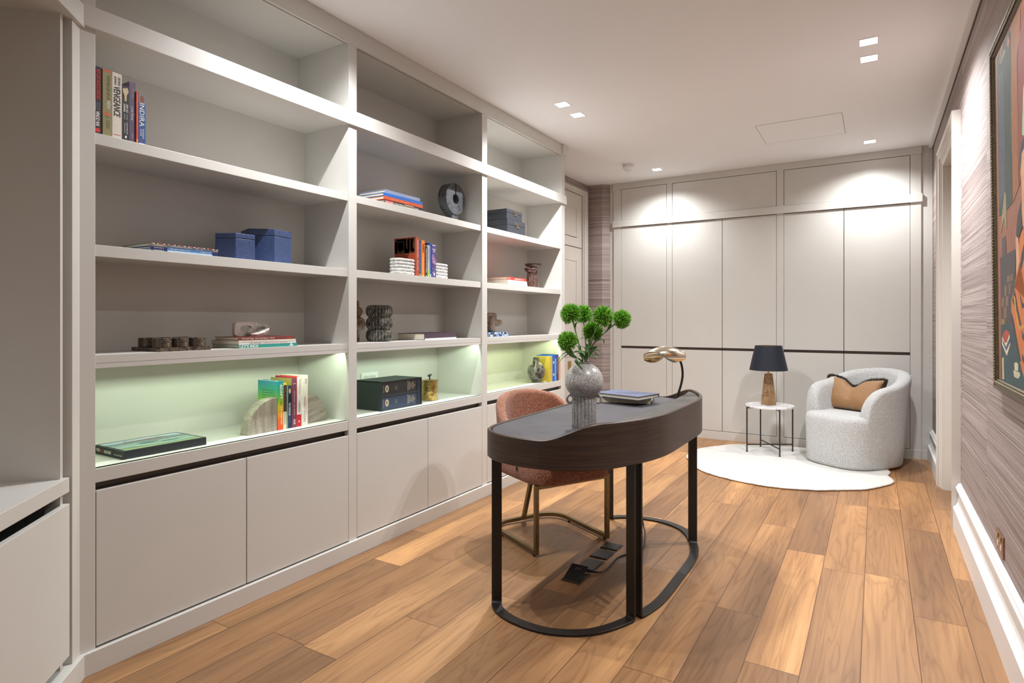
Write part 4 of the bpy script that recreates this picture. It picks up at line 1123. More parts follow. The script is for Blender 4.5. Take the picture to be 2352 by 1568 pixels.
def e6(b, x, y0, y1, z, H_, D):
    spine_text(b, 'What they teach you at business school', x, y0, y1, z+H_-0.010, z+0.055, 1, 0.5); blk(b, x, y0+0.001, y1-0.001, z+0.006, z+0.016, 1)
standing('very thin orange paperback beside the blue book on the upper shelf', 1.2005, 1.2080, -2.380, ZS, 0.196, 0.130, ink(208, 68, 38), G, e6, [ink(238, 186, 70)])
def e7(b, x, y0, y1, z, H_, D):
    blk(b, x, y0, y1, z+H_-0.040, z+H_, 2); c = (y0+y1)/2
    b.poly([(x+0.0006, c+0.008*math.cos(2*PI*k/14), z+H_-0.024+0.014*math.sin(2*PI*k/14)) for k in range(14)], 3)
    spine_text(b, 'INDIRA', x, y0, y1, z+H_-0.040, z+H_-0.128, 1, 0.66, 0.5)
    spine_text(b, 'SAGARIKA', x, y0, y1, z+0.060, z+0.022, 1, 0.22, 0.68); spine_text(b, 'GHOSE', x, y0, y1, z+0.058, z+0.032, 1, 0.22, 0.36)
    blk(b, x, y0+0.008, y0+0.013, z+0.012, z+0.017, 4); blk(b, x, y0+0.003, y1-0.003, z+0.003, z+0.005, 1)
standing('blue book with a tall white title at the open end of the upper shelf row', 1.2080, 1.2345, -2.380, ZS, 0.196, 0.130, ink(22, 78, 140), G, e7, [W_, ink(112, 112, 116), ink(118, 66, 52), RD])

# --- first bay, second shelf: catalogues and two hexagonal boxes
G = 'auction catalogues on the second shelf'
def c1(b, x, y0, y1, z0, z1):
    blk(b, x, y0, y0+0.064, z0, z1, 1); blk(b, x, y1-0.024, y1, z0, z1, 1); lying_text(b, "Sotheby's", x+0.0006, y0+0.012, y0+0.050, z0, z1, 2, 0.6)
for k, (lab, zz, col, lcol) in enumerate((('pale blue auction catalogue at the bottom of the stack beside the hexagonal boxes', (0, 0.0085), (158, 190, 216), (24, 34, 92)),
                                          ('mid blue auction catalogue in the middle of the stack beside the hexagonal boxes', (0.0085, 0.0180), (74, 116, 170), (26, 34, 96)))):
    def cc(b, x, y0, y1, z0, z1):
        c1(b, x, y0, y1, z0, z1); lying_text(b, 'FINE ASIAN WORKS OF ART', x+0.0006, y0+0.075, y0+0.155, z0, z1, 2, 0.4); lying_text(b, 'LONDON 16 SEPT', x+0.0006, y1-0.075, y1-0.030, z0, z1, 2, 0.35)
    lying(lab, 1.256, 1.531, -2.386, ZA+zz[0], ZA+zz[1], 0.21, ink(*col), G, cc, [ink(*lcol), W_])
def c3(b, x, y0, y1, z0, z1):
    c1(b, x, y0, y1, z0, z1-0.002); lying_text(b, 'CHINESE PORCELAIN OF TAX AUTHORITY', x+0.0006, y0+0.075, y0+0.165, z0, z1, 2, 0.35)
    for i in range(34):
        a = y0 + (y1-y0)*i/34; blk(b, x, a, a+(y1-y0)/34, z1-0.0026, z1, (3, 4, 2, 3, 5)[i*7 % 5], 0.0007)
    ring = [(x+0.0008, y0+0.195+0.012*math.cos(2*PI*k/20), (z0+z1)/2+0.0055*math.sin(2*PI*k/20)) for k in range(20)]
    for p, q in zip(ring, ring[1:]+ring[:1]): b.quad((p[0], p[1]-0.0009, p[2]), (p[0], p[1]+0.0009, p[2]), (q[0], q[1]+0.0009, q[2]), (q[0], q[1]-0.0009, q[2]), 2)
lying('grey auction catalogue with a red patterned cover on top of the catalogue stack', 1.255, 1.533, -2.386, ZA+0.0180, ZA+0.0305, 0.21, ink(88, 100, 116), G, c3, [ink(128, 120, 98), W_, ink(190, 64, 52), ink(226, 190, 170), ink(40, 36, 38)])
def hexbox(label, cx, cy, R, Hh, ang):
    t = thing('hexagonal_box', label, 'box', (cx, cy, ZA), 0, 'blue shagreen boxes')
    P = [(cx+R*math.cos(ang+k*PI/3), cy+R*math.sin(ang+k*PI/3)) for k in range(6)]
    Q = [(cx+(R-0.002)*math.cos(ang+k*PI/3), cy+(R-0.002)*math.sin(ang+k*PI/3)) for k in range(6)]
    B().prism(P, ZA+0.0005, ZA+Hh*0.80).build('body', NAVYSHAG, t, 0.0025)
    B().prism(Q, ZA+Hh*0.80, ZA+Hh*0.812).build('lid_seam', BLACKPLASTIC, t)
    B().prism(P, ZA+Hh*0.812, ZA+Hh).build('lid', NAVYSHAG, t, 0.0025)
hexbox('smaller blue hexagonal lidded box, in front of its bigger twin', -2.490, 1.683, 0.093, 0.117, math.radians(-33))
hexbox('bigger blue hexagonal lidded box, nearer the bay divider', -2.555, 1.895, 0.118, 0.165, math.radians(-19))

# --- first bay, third shelf: marble pots on a tray, book stack, linked sculpture
t = thing('tray', 'square dark marble tray carrying six short marble pots', 'tray', (-2.51, 1.405, ZSB))
B().box(-2.615, -2.402, 1.300, 1.512, ZSB+0.0004, ZSB+0.0155).build('slab', TRAYSTONE, t, 0.001)
for i, (x, row) in enumerate(((-2.452, 'front'), (-2.560, 'rear'))):
    for j, (y, where) in enumerate(((1.336, 'end by the corner cabinet'), (1.407, 'in the middle'), (1.478, 'end by the book stack'))):
        p = thing('stone_pot', 'short dark marble pot, %s row of tray, %s' % (row, where), 'pot', (x, y, ZSB+0.0158), 0, 'marble pots on the tray')
        B().lathe((x, y, ZSB+0.0158), [(0.033, 0), (0.0345, 0.0015), (0.0345, 0.0355), (0.033, 0.037), (0.024, 0.037), (0.023, 0.034), (0.021, 0.012), (0.001, 0.011)], 36).build('body', TRAYSTONE, p, angle=35)
G = 'stacked books under the marble sculpture'
def s1(b, x, y0, y1, z0, z1):
    lying_text(b, "LET'S RIDE", x+0.0004, y0+0.004, y0+0.098, z0, z1+0.001, 1, 0.72, True); blk(b, x, y1-0.045, y1-0.022, z0+0.003, z0+0.007, 1); blk(b, x, y1-0.038, y1-0.030, z0+0.006, z1-0.001, 1)
lying('teal hardback with white block title at the bottom of the stack under the sculpture', 1.641, 1.953, -2.402, ZSB, ZSB+0.0155, 0.20, ink(44, 140, 128), G, s1, [W_])
def s2(b, x, y0, y1, z0, z1):
    lying_text(b, 'RED MATHER', x, y0+0.055, y0+0.115, z0, z1, 1, 0.5); lying_text(b, 'URBAN INDIAN WOMEN', x, y0+0.125, y1-0.05, z0, z1, 2, 0.4)
lying('white book with red and grey lettering directly on the teal hardback', 1.642, 1.948, -2.404, ZSB+0.0155, ZSB+0.0265, 0.205, ink(224, 220, 216), G, s2, [ink(90, 88, 90), ink(200, 66, 70)])
def s3(b, x, y0, y1, z0, z1): lying_text(b, 'THE SPLENDOUR OF INDIAN PALACES', x, y0+0.020, y1-0.10, z0, z1, 1, 0.3)
lying('thin cream book under the maroon book in the sculpture stack', 1.641, 1.945, -2.403, ZSB+0.0265, ZSB+0.0345, 0.205, ink(228, 222, 204), G, s3, [ink(150, 140, 126)])
def s4(b, x, y0, y1, z0, z1):
    lying_text(b, 'Oriental Rugs  Care and Repair  Amini', x, y0+0.016, y0+0.185, z0, z1, 1, 0.6, False, 0.15); lying_text(b, 'OH', x, y1-0.040, y1-0.016, z0, z1, 2, 0.55)
lying('maroon book with white script title on top of the stack, under the sculpture', 1.641, 1.938, -2.405, ZSB+0.0345, ZSB+0.0495, 0.175, ink(122, 56, 50), G, s4, [W_, ink(226, 96, 60)])
t = thing('sculpture', 'white marble linked square and rings sculpture on top of the book stack', 'sculpture', (-2.49, 1.76, ZSB+0.0497))
zb = ZSB+0.0497
def frame_ring(b, outer, inner, thick, M):
    n = len(outer); b.M = M
    f = [(0.5*thick, *p) for p in outer]; k = [(-0.5*thick, *p) for p in outer]; g = [(0.5*thick, *p) for p in inner]; h_ = [(-0.5*thick, *p) for p in inner]
    b.grid([f, k, h_, g, f], cu=True, smooth=False)
n = 48
sq = []; hole = []
for i in range(n):
    a = 2*PI*i/n; c, s = math.cos(a), math.sin(a)
    ex = 2/7
    sq.append((0.062*math.copysign(abs(c)**ex, c), 0.033*math.copysign(abs(s)**ex, s))); hole.append((0.034*c, 0.016*s))
b = B(); frame_ring(b, sq, hole, 0.022, Matrix.Translation((-2.515, 1.752, zb+0.0335))); b.build('square_link', WHITESTONE, t, 0.002)
oc = [(0.056*math.cos(2*PI*(i+0.5)/10), 0.036*math.sin(2*PI*(i+0.5)/10)) for i in range(10)]; ic = [(0.034*math.cos(2*PI*(i+0.5)/10), 0.018*math.sin(2*PI*(i+0.5)/10)) for i in range(10)]
b = B(); frame_ring(b, oc, ic, 0.018, Matrix.Translation((-2.482, 1.800, zb+0.0265)) @ Matrix.Rotation(math.radians(20), 4, 'X') @ Matrix.Rotation(math.radians(-62), 4, 'Y')); b.M = None
b.build('octagonal_link', WHITESTONE, t, 0.002)

# --- first bay counter: boxed book, marble bookends, upright books
t = thing('book', 'boxed golf book lying flat with a green landscape cover on the counter', 'book', (-2.53, 1.34, ZC))
x0, x1, y0, y1, zt_ = -2.648, -2.422, 1.176, 1.503, ZC+0.0315
def make_cover():
    x = N('landscape_cover_print'); tc = x.n('ShaderNodeTexCoord'); sp = x.n('ShaderNodeSeparateXYZ'); x.l(tc.outputs['Object'], sp.inputs[0])
    nz = x.noise(x.coord('Object', (6, 3, 1)), 1.4, 4, 0.55, 0.4)
    f = x.math('ADD', x.math('DIVIDE', x.math('ADD', sp.outputs[0], 0.115), 0.23), x.math('MULTIPLY', x.math('SUBTRACT', nz, 0.5), 0.36))
    x.col(x.ramp(f, [(0.0, srgb(120, 160, 190)), (0.16, srgb(176, 204, 220)), (0.27, srgb(84, 112, 122)), (0.42, srgb(74, 100, 92)), (0.50, srgb(150, 186, 196)), (0.58, srgb(96, 130, 84)), (0.68, srgb(142, 178, 186)), (0.80, srgb(80, 112, 58)), (0.92, srgb(128, 148, 96)), (1.0, srgb(70, 96, 56))]))
    x.set(Roughness=0.22); return x.m
cvr = make_cover()
b = B().box(x0, x1, y0, y1, ZC+0.0003, zt_)
b.text('THE', (x1-0.205, y0-0.0003, ZC+0.012), (1, 0, 0), ZP, h=0.011, m=1, bold=True)
b.text('Scottish', (x1-0.184, y0-0.0003, ZC+0.011), (1, 0, 0), ZP, w=0.036, h=0.012, m=2)
b.text('HIGHLANDS', (x1-0.142, y0-0.0003, ZC+0.010), (1, 0, 0), ZP, w=0.052, h=0.012, m=1, bold=True)
b.text('Brian Morgan & Glyn Satterley', (x1-0.068, y0-0.0003, ZC+0.009), (1, 0, 0), ZP, w=0.058, h=0.007, m=1)
b.build('case', [ink(36, 40, 44), W_, ink(206, 74, 58)], t, 0.0008)
b = B().box(x0+0.012, x1-0.010, y0+0.012, y1-0.010, zt_, zt_+0.0005)
b.text('Changing', (x0+0.065, y0+0.085, zt_+0.0005), (0, 1, 0), (-1, 0, 0), w=0.15, h=0.022, m=1, bold=True)
P = [(0.000, 0.0), (0.030, -0.012), (0.060, -0.004), (0.095, -0.010), (0.055, 0.012), (0.018, 0.010)]
b.poly([(x0+0.125+q[1], y0+0.10+q[0], zt_+0.0008) for q in P], 2); b.poly([(x0+0.150+q[1]*0.7, y0+0.18+q[0], zt_+0.0008) for q in P], 2)
b.build('cover_print', [cvr, ink(196, 90, 84), ink(80, 92, 92)], t)
def quarter(label, ycorner, sgn, xf, R, mat, th=0.055):
    tt = thing('bookend', label, 'bookend', (xf-th/2, ycorner+sgn*R/2, ZC), 0, 'travertine bookends')
    P = [(ycorner, ZC+0.0004), (ycorner+sgn*R*1.0, ZC+0.0004)]
    for k in range(1, 25):
        a = PI/2*k/24; P.append((ycorner+sgn*R*math.cos(a)**0.92, ZC+0.0004+R*math.sin(a)))
    B().extrude([(xf, y, z) for y, z in P], (-th, 0, 0)).build('block', mat, tt, 0.0015)
quarter('grey travertine quarter-round bookend with upright banding, beside the green gradient book', 1.870, -1, -2.442, 0.157, BAND_V)
quarter('grey travertine quarter-round bookend with slanting banding, behind the tall white book', 2.049, 1, -2.482, 0.160, BAND_H)
G = 'upright books between the travertine bookends'
def gradient_cover():
    x = N('rainbow_gradient_cover'); tc = x.n('ShaderNodeTexCoord'); sp = x.n('ShaderNodeSeparateXYZ'); x.l(tc.outputs['Object'], sp.inputs[0])
    x.col(x.ramp(x.math('DIVIDE', sp.outputs[2], 0.234), [(0.0, srgb(212, 70, 48)), (0.22, srgb(226, 112, 40)), (0.45, srgb(216, 186, 50)), (0.62, srgb(112, 178, 62)), (0.82, srgb(48, 150, 120)), (1.0, srgb(36, 128, 152))])); x.set(Roughness=0.3); return x.m
def a1_(b, x, y0, y1, z, H_, D):
    spine_text(b, 'ADAPT', x, y0, y1, z+H_-0.016, z+H_-0.086, 1, 0.42, 0.62, True)
    c = y0+(y1-y0)*0.66; rg = [(c+0.0052*math.cos(2*PI*k/18), z+H_-0.106+0.008*math.sin(2*PI*k/18)) for k in range(18)]
    b.poly([(x+0.0005, *q) for q in rg], 2); b.poly([(x+0.0007, c+(q[0]-c)*0.6, z+H_-0.106+(q[1]-z-H_+0.106)*0.6) for q in rg], 3)
    spine_text(b, 'TIM HARFORD', x, y0, y1, z+0.112, z+0.026, 1, 0.26, 0.66)
    for k in range(7): b.quad((x-0.118, y0-0.0004, z+H_-0.045-0.012*k), (x-0.03+0.006*(k % 3), y0-0.0004, z+H_-0.045-0.012*k), (x-0.03+0.006*(k % 3), y0-0.0004, z+H_-0.047-0.012*k), (x-0.118, y0-0.0004, z+H_-0.047-0.012*k), 2)
standing('rainbow gradient book with a white title beside the travertine bookend', 1.871, 1.903, -2.440, ZC, 0.234, 0.148, gradient_cover(), G, a1_, [W_, ink(40, 70, 44), ink(200, 190, 60)])
def a2_(b, x, y0, y1, z, H_, D):
    blk(b, x, y0+0.003, y1-0.001, z+0.085, z+H_-0.010, 1)
    spine_text(b, 'THE OLD PATH', x, y0, y1, z+H_-0.018, z+0.092, 2, 0.34, 0.55); spine_text(b, 'TAVLEEN SINGH', x, y0, y1, z+0.080, z+0.022, 3, 0.3, 0.5)
    blk(b, x, y0, y1, z, z+0.084, 4, 0.0002)
standing('yellow book with a black panel down its spine between the travertine bookends', 1.903, 1.924, -2.442, ZC, 0.222, 0.146, ink(206, 178, 48), G, a2_, [ink(34, 30, 28), ink(196, 60, 40), ink(96, 90, 60), ink(222, 212, 170)])
def a3_(b, x, y0, y1, z, H_, D):
    c = (y0+y1)/2
    blk(b, x, y0, y0+0.006, z, z+H_, 2); blk(b, x, y0+0.006, y1, z+H_-0.078, z+H_, 3)
    b.poly([(x+0.0006, c+0.003+0.0075*math.cos(2*PI*k/16), z+H_-0.020+0.013*math.sin(2*PI*k/16)) for k in range(16)], 4)
    b.poly([(x+0.0008, c+0.003+0.0058*math.cos(2*PI*k/16), z+H_-0.025+0.012*math.sin(2*PI*k/16)) for k in range(16)], 5)
    b.poly([(x+0.0007, c-0.005, z+H_-0.078), (x+0.0007, c+0.0125, z+H_-0.078), (x+0.0007, c+0.011, z+H_-0.044), (x+0.0007, c+0.003, z+H_-0.036), (x+0.0007, c-0.004, z+H_-0.046)], 6)
    spine_text(b, 'THE CHANCELLOR', x, y0, y1, z+H_-0.082, z+0.062, 1, 0.42, 0.6, True); spine_text(b, 'KATI MARTON', x, y0, y1, z+0.058, z+0.026, 7, 0.22, 0.6)
standing('navy biography with a portrait on its spine between the travertine bookends', 1.924, 1.952, -2.441, ZC, 0.206, 0.146, ink(30, 40, 64), G, a3_, [W_, ink(88, 160, 206), ink(44, 46, 54), ink(84, 54, 38), ink(214, 168, 146), ink(24, 24, 26), ink(110, 140, 190)])
def a4_(b, x, y0, y1, z, H_, D):
    spine_text(b, 'ORIGIN STORY  A BIG HISTORY', x, y0, y1, z+H_-0.062, z+0.060, 1, 0.22, 0.55); blk(b, x, y0+0.008, y1-0.004, z+H_-0.028, z+H_-0.025, 1)
    for k in range(3): blk(b, x, y0+0.010, y1-0.006, z+0.016+0.009*k, z+0.021+0.009*k, 1)
    b.quad((x-D, y0-0.0003, z), (x-0.001, y0-0.0003, z), (x-0.001, y0-0.0003, z+H_), (x-D, y0-0.0003, z+H_), 2)
standing('tall plum book with an olive cover board between the travertine bookends', 1.952, 1.980, -2.440, ZC, 0.241, 0.158, ink(110, 60, 84), G, a4_, [ink(220, 200, 206), ink(158, 142, 78)])
def a5_(b, x, y0, y1, z, H_, D):
    blk(b, x, y0+0.004, y1, z+0.060, z+H_, 1); spine_text(b, 'The TCS Story', x, y0, y1, z+H_-0.012, z+H_-0.086, 2, 0.36, 0.62); spine_text(b, 'S. RAMADORAI', x, y0, y1, z+0.128, z+0.070, 3, 0.26, 0.62, True)
    blk(b, x, y0+0.014, y0+0.020, z+0.022, z+0.030, 1)
standing('red and white book next to the tall white one between the bookends', 1.980, 2.010, -2.442, ZC, 0.247, 0.158, ink(196, 36, 44), G, a5_, [ink(226, 222, 220), ink(176, 60, 66), ink(60, 56, 60)])
def a6_(b, x, y0, y1, z, H_, D):
    spine_text(b, 'PRIMARY COLORS', x, y0, y1, z+0.145, z+0.020, 1, 0.30, 0.45); spine_text(b, 'A NOVEL OF POLITICS', x, y0, y1, z+0.135, z+0.060, 1, 0.12, 0.74)
    for k in range(3): blk(b, x, y0+0.018, y1-0.006, z+H_-0.022-0.009*k, z+H_-0.018-0.009*k, 1)
standing('tall white hardback with red title at the end of the row by the bookend', 2.010, 2.046, -2.436, ZC, 0.251, 0.160, ink(228, 224, 216), G, a6_, [ink(178, 120, 112)])

# --- middle bay, upper shelf: stacked books and a stone ring
G = 'stacked books on the middle bay upper shelf'
def m1(b, x, y0, y1, z0, z1):
    blk(b, x, y0+0.004, y0+0.034, z0+0.003, z1-0.004, 1); blk(b, x, y0+0.036, y0+0.070, z0+0.003, z1-0.004, 1)
    lying_text(b, 'Goodbye Columbus', x, y0+0.078, y0+0.158, z0, z1, 2, 0.42, True); blk(b, x, y0+0.165, y0+0.245, z0+0.002, z1-0.002, 3); lying_text(b, 'Quantum', x+0.0004, y0+0.168, y0+0.24, z0, z1, 4, 0.6, True)
    lying_text(b, 'Tim Guest', x, y0+0.250, y0+0.295, z0, z1, 2, 0.4, True)
lying('dark paperback with pink blocks on its spine, bottom of the stone ring stack', 2.545, 2.885, -2.386, ZS, ZS+0.0215, 0.24, ink(44, 42, 48), G, m1, [ink(206, 128, 122), W_, ink(196, 178, 148), BK])
def m2(b, x, y0, y1, z0, z1): lying_text(b, 'THE ART OF LIVING', x, y0+0.055, y0+0.215, z0, z1, 1, 0.45)
lying('orange-red book second from the bottom of the stack by the stone ring', 2.534, 2.875, -2.384, ZS+0.0215, ZS+0.0415, 0.235, ink(204, 82, 44), G, m2, [ink(230, 150, 110)])
lying('bright blue book second from the top of the stack by the stone ring', 2.532, 2.873, -2.384, ZS+0.0415, ZS+0.0595, 0.24, ink(18, 104, 196), G)
def m4(b, x, y0, y1, z0, z1): lying_text(b, 'OPERATION BUCK', x, y0+0.175, y0+0.280, z0, z1, 1, 0.5)
lying('grey-blue hardback on top of the stack by the stone ring', 2.545, 2.852, -2.386, ZS+0.0595, ZS+0.0795, 0.25, ink(138, 152, 184), G, m4, [ink(200, 206, 220)])
t = thing('ring_sculpture', 'dark grey stone ring with a slotted top on a small plinth', 'sculpture', (-2.50, 3.32, ZS))
cy_, cz_, RO_, RI_ = 3.325, ZS+0.166, 0.107, 0.034
B().box(-2.53, -2.47, cy_-0.035, cy_+0.035, ZS+0.0004, ZS+0.066).build('plinth', BLACKSTONE, t, 0.0015)
n = 88; sl = 0.0065; out_r, in_r = [], []
a0, a1r = math.asin(sl/RO_), math.asin(sl/RI_)
for k in range(n+1):
    f = k/n
    ao = PI/2 + a0 + (2*PI-2*a0)*f; ai = PI/2 + a1r + (2*PI-2*a1r)*f
    out_r.append((cy_+RO_*math.cos(ao), cz_+RO_*math.sin(ao))); in_r.append((cy_+RI_*math.cos(ai), cz_+RI_*math.sin(ai)))
xa, xb = -2.535, -2.465
f = [(xb, *p) for p in out_r]; k_ = [(xa, *p) for p in out_r]; g = [(xb, *p) for p in in_r]; h_ = [(xa, *p) for p in in_r]
B().grid([f, k_, h_, g, f], smooth=False).quad(f[0], k_[0], h_[0], g[0]).quad(f[-1], k_[-1], h_[-1], g[-1]).build('ring', BLACKSTONE, t, angle=30)

# --- middle bay, second shelf: beaded bookends and upright books
def bead_end(label, y0, y1, x0, x1):
    tt = thing('bookend', label, 'bookend', ((x0+x1)/2, (y0+y1)/2, ZA), 0, 'beaded marble bookends')
    prof = []
    for i in range(5):
        for k in range(9):
            a = -PI/2 + PI*k/8; prof.append((0.0105*math.cos(a)-0.0105, 0.0055+0.0195*i+0.00975+0.00975*math.sin(a)))
    rows = []
    cyy, cxx = (y0+y1)/2, (x0+x1)/2; hy_, hx_ = (y1-y0)/2, (x1-x0)/2
    for d, z in [(-0.012, 0.0)] + prof + [(-0.02, prof[-1][1]+0.0003)]:
        row = []
        for k in range(56):
            a = 2*PI*k/56; c, s = math.cos(a), math.sin(a)
            row.append((cxx+(hx_+d)*math.copysign(abs(c)**0.42, c), cyy+(hy_+d)*math.copysign(abs(s)**0.42, s), ZA+0.0004+z))
        rows.append(row)
    B().grid(rows, cu=True, cap=True).build('block', BEADSTONE, tt, angle=70)
bead_end('white marble bookend of stacked rounded ribs, in front of the brown picture book', 2.690, 2.851, -2.500, -2.412)
bead_end('white marble ribbed bookend at the purple end of the upright books', 3.054, 3.21, -2.52, -2.432)
G = 'upright books between the beaded bookends'
def picture_cover(b, x, y0, y1, z, H_, D):
    yy = y0-0.0004
    P = lambda a, c: (x-0.003-a*(D-0.004), yy, z+c*H_)         # a: 0 spine .. 1 fore-edge
    b.poly([P(0.02, 0.60), P(0.98, 0.60), P(0.98, 0.97), P(0.02, 0.97)], 2)
    for a in (0.12, 0.28, 0.44): b.poly([P(a, 0.66), P(a+0.09, 0.66), P(a+0.09, 0.97), P(a, 0.97)], 3)
    b.poly([P(0.56, 0.68), P(0.84, 0.68), P(0.84, 0.90), P(0.56, 0.90)], 4)
    b.poly([P(0.50, 0.92), P(0.86, 0.92), P(0.92, 0.97), P(0.46, 0.97)], 5); b.poly([P(0.86, 0.62), P(0.97, 0.62), P(0.97, 0.92), P(0.86, 0.92)], 5)
    for (a, c, r, m) in ((0.72, 0.70, 0.075, 6), (0.47, 0.69, 0.07, 7), (0.33, 0.68, 0.055, 6), (0.14, 0.68, 0.08, 8), (0.40, 0.64, 0.10, 6)):
        b.poly([P(a+r*math.cos(2*PI*k/14), c+r*0.72*math.sin(2*PI*k/14)) for k in range(14)], m)
        if m != 8 and c > 0.66: b.poly([P(a+r*0.45*math.cos(2*PI*k/12), c+r*0.95+r*0.35*math.sin(2*PI*k/12)) for k in range(12)], 1 if m == 7 else 6)
    for k in range(5): b.poly([P(0.08, 0.54-0.05*k), P(0.90-0.03*k, 0.54-0.05*k), P(0.90-0.03*k, 0.532-0.05*k), P(0.08, 0.532-0.05*k)], 9)
    spine_text(b, 'STRANGERS IN INDIA', x, y0, y1, z+H_-0.018, z+H_-0.128, 1, 0.28, 0.62); spine_text(b, 'Martin Moir', x, y0, y1, z+H_-0.142, z+0.040, 1, 0.26, 0.62)
standing('brick red book with a painted scene on its cover, behind the ribbed bookend', 2.853, 2.884, -2.420, ZA, 0.244, 0.175, ink(164, 70, 42), G, picture_cover,
         [W_, ink(78, 48, 30), ink(120, 92, 58), ink(92, 84, 92), ink(140, 62, 30), ink(188, 150, 60), ink(150, 146, 140), ink(36, 36, 56), ink(118, 50, 30)])
def b2(b, x, y0, y1, z, H_, D): spine_text(b, 'THE ART OF THE ECONOMIC IDEA', x, y0, y1, z+H_-0.016, z+0.034, 1, 0.3); blk(b, x, y0+0.007, y1-0.006, z+0.008, z+0.020, 2)
standing('navy paperback between the brick red and orange books', 2.884, 2.9065, -2.422, ZA, 0.226, 0.15, ink(28, 58, 104), G, b2, [ink(150, 190, 210), ink(190, 196, 90)])
def b3(b, x, y0, y1, z, H_, D): spine_text(b, 'TIPPING', x, y0, y1, z+H_-0.018, z+H_-0.074, 1, 0.46, 0.52, True); spine_text(b, 'A. VAIDYANATHAN', x, y0, y1, z+0.145, z+0.030, 2, 0.3); blk(b, x, y0+0.013, y1-0.012, z+0.006, z+0.016, 2)
standing('bright orange paperback in the row between the ribbed bookends', 2.9065, 2.939, -2.420, ZA, 0.229, 0.15, ink(238, 120, 30), G, b3, [BK, ink(250, 214, 160)])
def b4(b, x, y0, y1, z, H_, D): spine_text(b, 'POLICE AND THE STATE IN INDIA', x, y0, y1, z+H_-0.018, z+0.030, 1, 0.3, 0.5, True); blk(b, x, y0+0.009, y1-0.010, z+0.004, z+0.014, 1)
standing('short charcoal paperback next to the bright orange book', 2.939, 2.964, -2.418, ZA, 0.198, 0.135, ink(36, 38, 48), G, b4, [W_])
def b5(b, x, y0, y1, z, H_, D): blk(b, x, y0, y1, z, z+0.050, 2, 0.0002); spine_text(b, 'WEALTH WALLS', x, y0, y1, z+H_-0.018, z+0.11, 1, 0.3); spine_text(b, '100', x, y0, y1, z+0.044, z+0.02, 1, 0.3)
standing('silver-grey paperback with a lime green foot to its spine', 2.964, 2.988, -2.420, ZA, 0.205, 0.14, ink(172, 174, 182), G, b5, [ink(70, 74, 80), ink(158, 200, 70)])
def b6(b, x, y0, y1, z, H_, D): spine_text(b, 'Inequality and Growth in Modern India', x, y0, y1, z+H_-0.022, z+0.034, 1, 0.3); blk(b, x, y0+0.006, y1-0.006, z+0.006, z+0.026, 1)
standing('royal blue paperback beside the purple patterned book', 2.988, 3.0105, -2.422, ZA, 0.222, 0.155, ink(40, 66, 130), G, b6, [ink(180, 196, 226)])
def b7(b, x, y0, y1, z, H_, D):
    rn = random.Random(5)
    for k in range(60):
        yy, zz = rn.uniform(y0+0.003, y1-0.003), rn.uniform(z+0.004, z+0.13); s = rn.uniform(0.001, 0.0028)
        b.poly([(x+0.0005+0.00001*k, yy-s, zz), (x+0.0005+0.00001*k, yy, zz-s*1.6), (x+0.0005+0.00001*k, yy+s, zz), (x+0.0005+0.00001*k, yy, zz+s*1.6)], rn.choice((2, 3, 1)))
    b.poly([(x+0.0004, y0, z+0.10), (x+0.0004, y1, z+0.08), (x+0.0004, y1, z+0.11), (x+0.0004, y0+0.010, z+0.155), (x+0.0004, y0, z+0.15)], 3)
    b.text('Revolutions', (x, y0+0.003, z+H_-0.034), YP, ZP, w=0.034, h=0.010, m=1, bold=True); b.text('NEW', (x, y0+0.012, z+H_-0.048), YP, ZP, w=0.018, h=0.010, m=1, bold=True); blk(b, x, y0+0.002, y1-0.006, z+H_-0.006, z+H_-0.002, 1)
    b.poly([(x+0.0012, (y0+y1)/2+0.007*math.cos(2*PI*k/12), z+0.026+0.009*math.sin(2*PI*k/12)) for k in range(12)], 1)
standing('purple patterned paperback at the end of the row against the ribbed bookend', 3.0105, 3.0525, -2.420, ZA, 0.214, 0.15, ink(74, 68, 130), G, b7, [ink(232, 228, 230), ink(120, 56, 70), ink(150, 110, 160)])

# --- middle bay, third shelf: two glass vases and a plum boxed book
t = thing('vase', 'amber glass vase of stacked bulbs on a thin stem, half behind the bay divider', 'vase', (-2.50, 2.45, ZSB))
B().lathe((-2.50, 2.45, ZSB+0.0004), [(0.030, 0), (0.030, 0.003), (0.010, 0.007), (0.0085, 0.05), (0.014, 0.062), (0.034, 0.074), (0.043, 0.10), (0.036, 0.128), (0.016, 0.142), (0.012, 0.146), (0.022, 0.155), (0.028, 0.172), (0.022, 0.190), (0.008, 0.200), (0.0065, 0.235), (0.005, 0.235), (0.005, 0.205), (0.001, 0.2)], 56, lobes=14, depth=0.10).build('body', AMBERGLASS, t, angle=70)
t = thing('vase', 'smoked ribbed glass vase of three stacked rings', 'vase', (-2.50, 2.62, ZSB))
prof = [(0.052, 0.0)]
for i in range(3):
    for k in range(1, 10):
        a = -PI/2 + PI*k/10; prof.append((0.050+0.028*math.cos(a)**0.7, 0.0355+0.0705*i+0.0355*math.sin(a)))
prof += [(0.050, 0.2130), (0.044, 0.2130), (0.042, 0.20), (0.042, 0.01), (0.001, 0.009)]
B().lathe((-2.50, 2.62, ZSB+0.0004), prof, 192, lobes=24, depth=0.13).build('body', RIBGLASS, t, angle=75)
def pb(b, x, y0, y1, z0, z1): blk(b, x, y0+0.005, y1-0.002, z0+0.0005, z0+0.010, 1)
t = lying('large plum boxed book lying flat beyond the ribbed glass vase', 2.921, 3.312, -2.408, ZSB, ZSB+0.042, 0.205, plain('plum_book_cloth', srgb(66, 46, 62), 0.5, 0, 0.05, 120), 'books on the middle bay third shelf', pb, [ink(204, 204, 210)], math.radians(6))

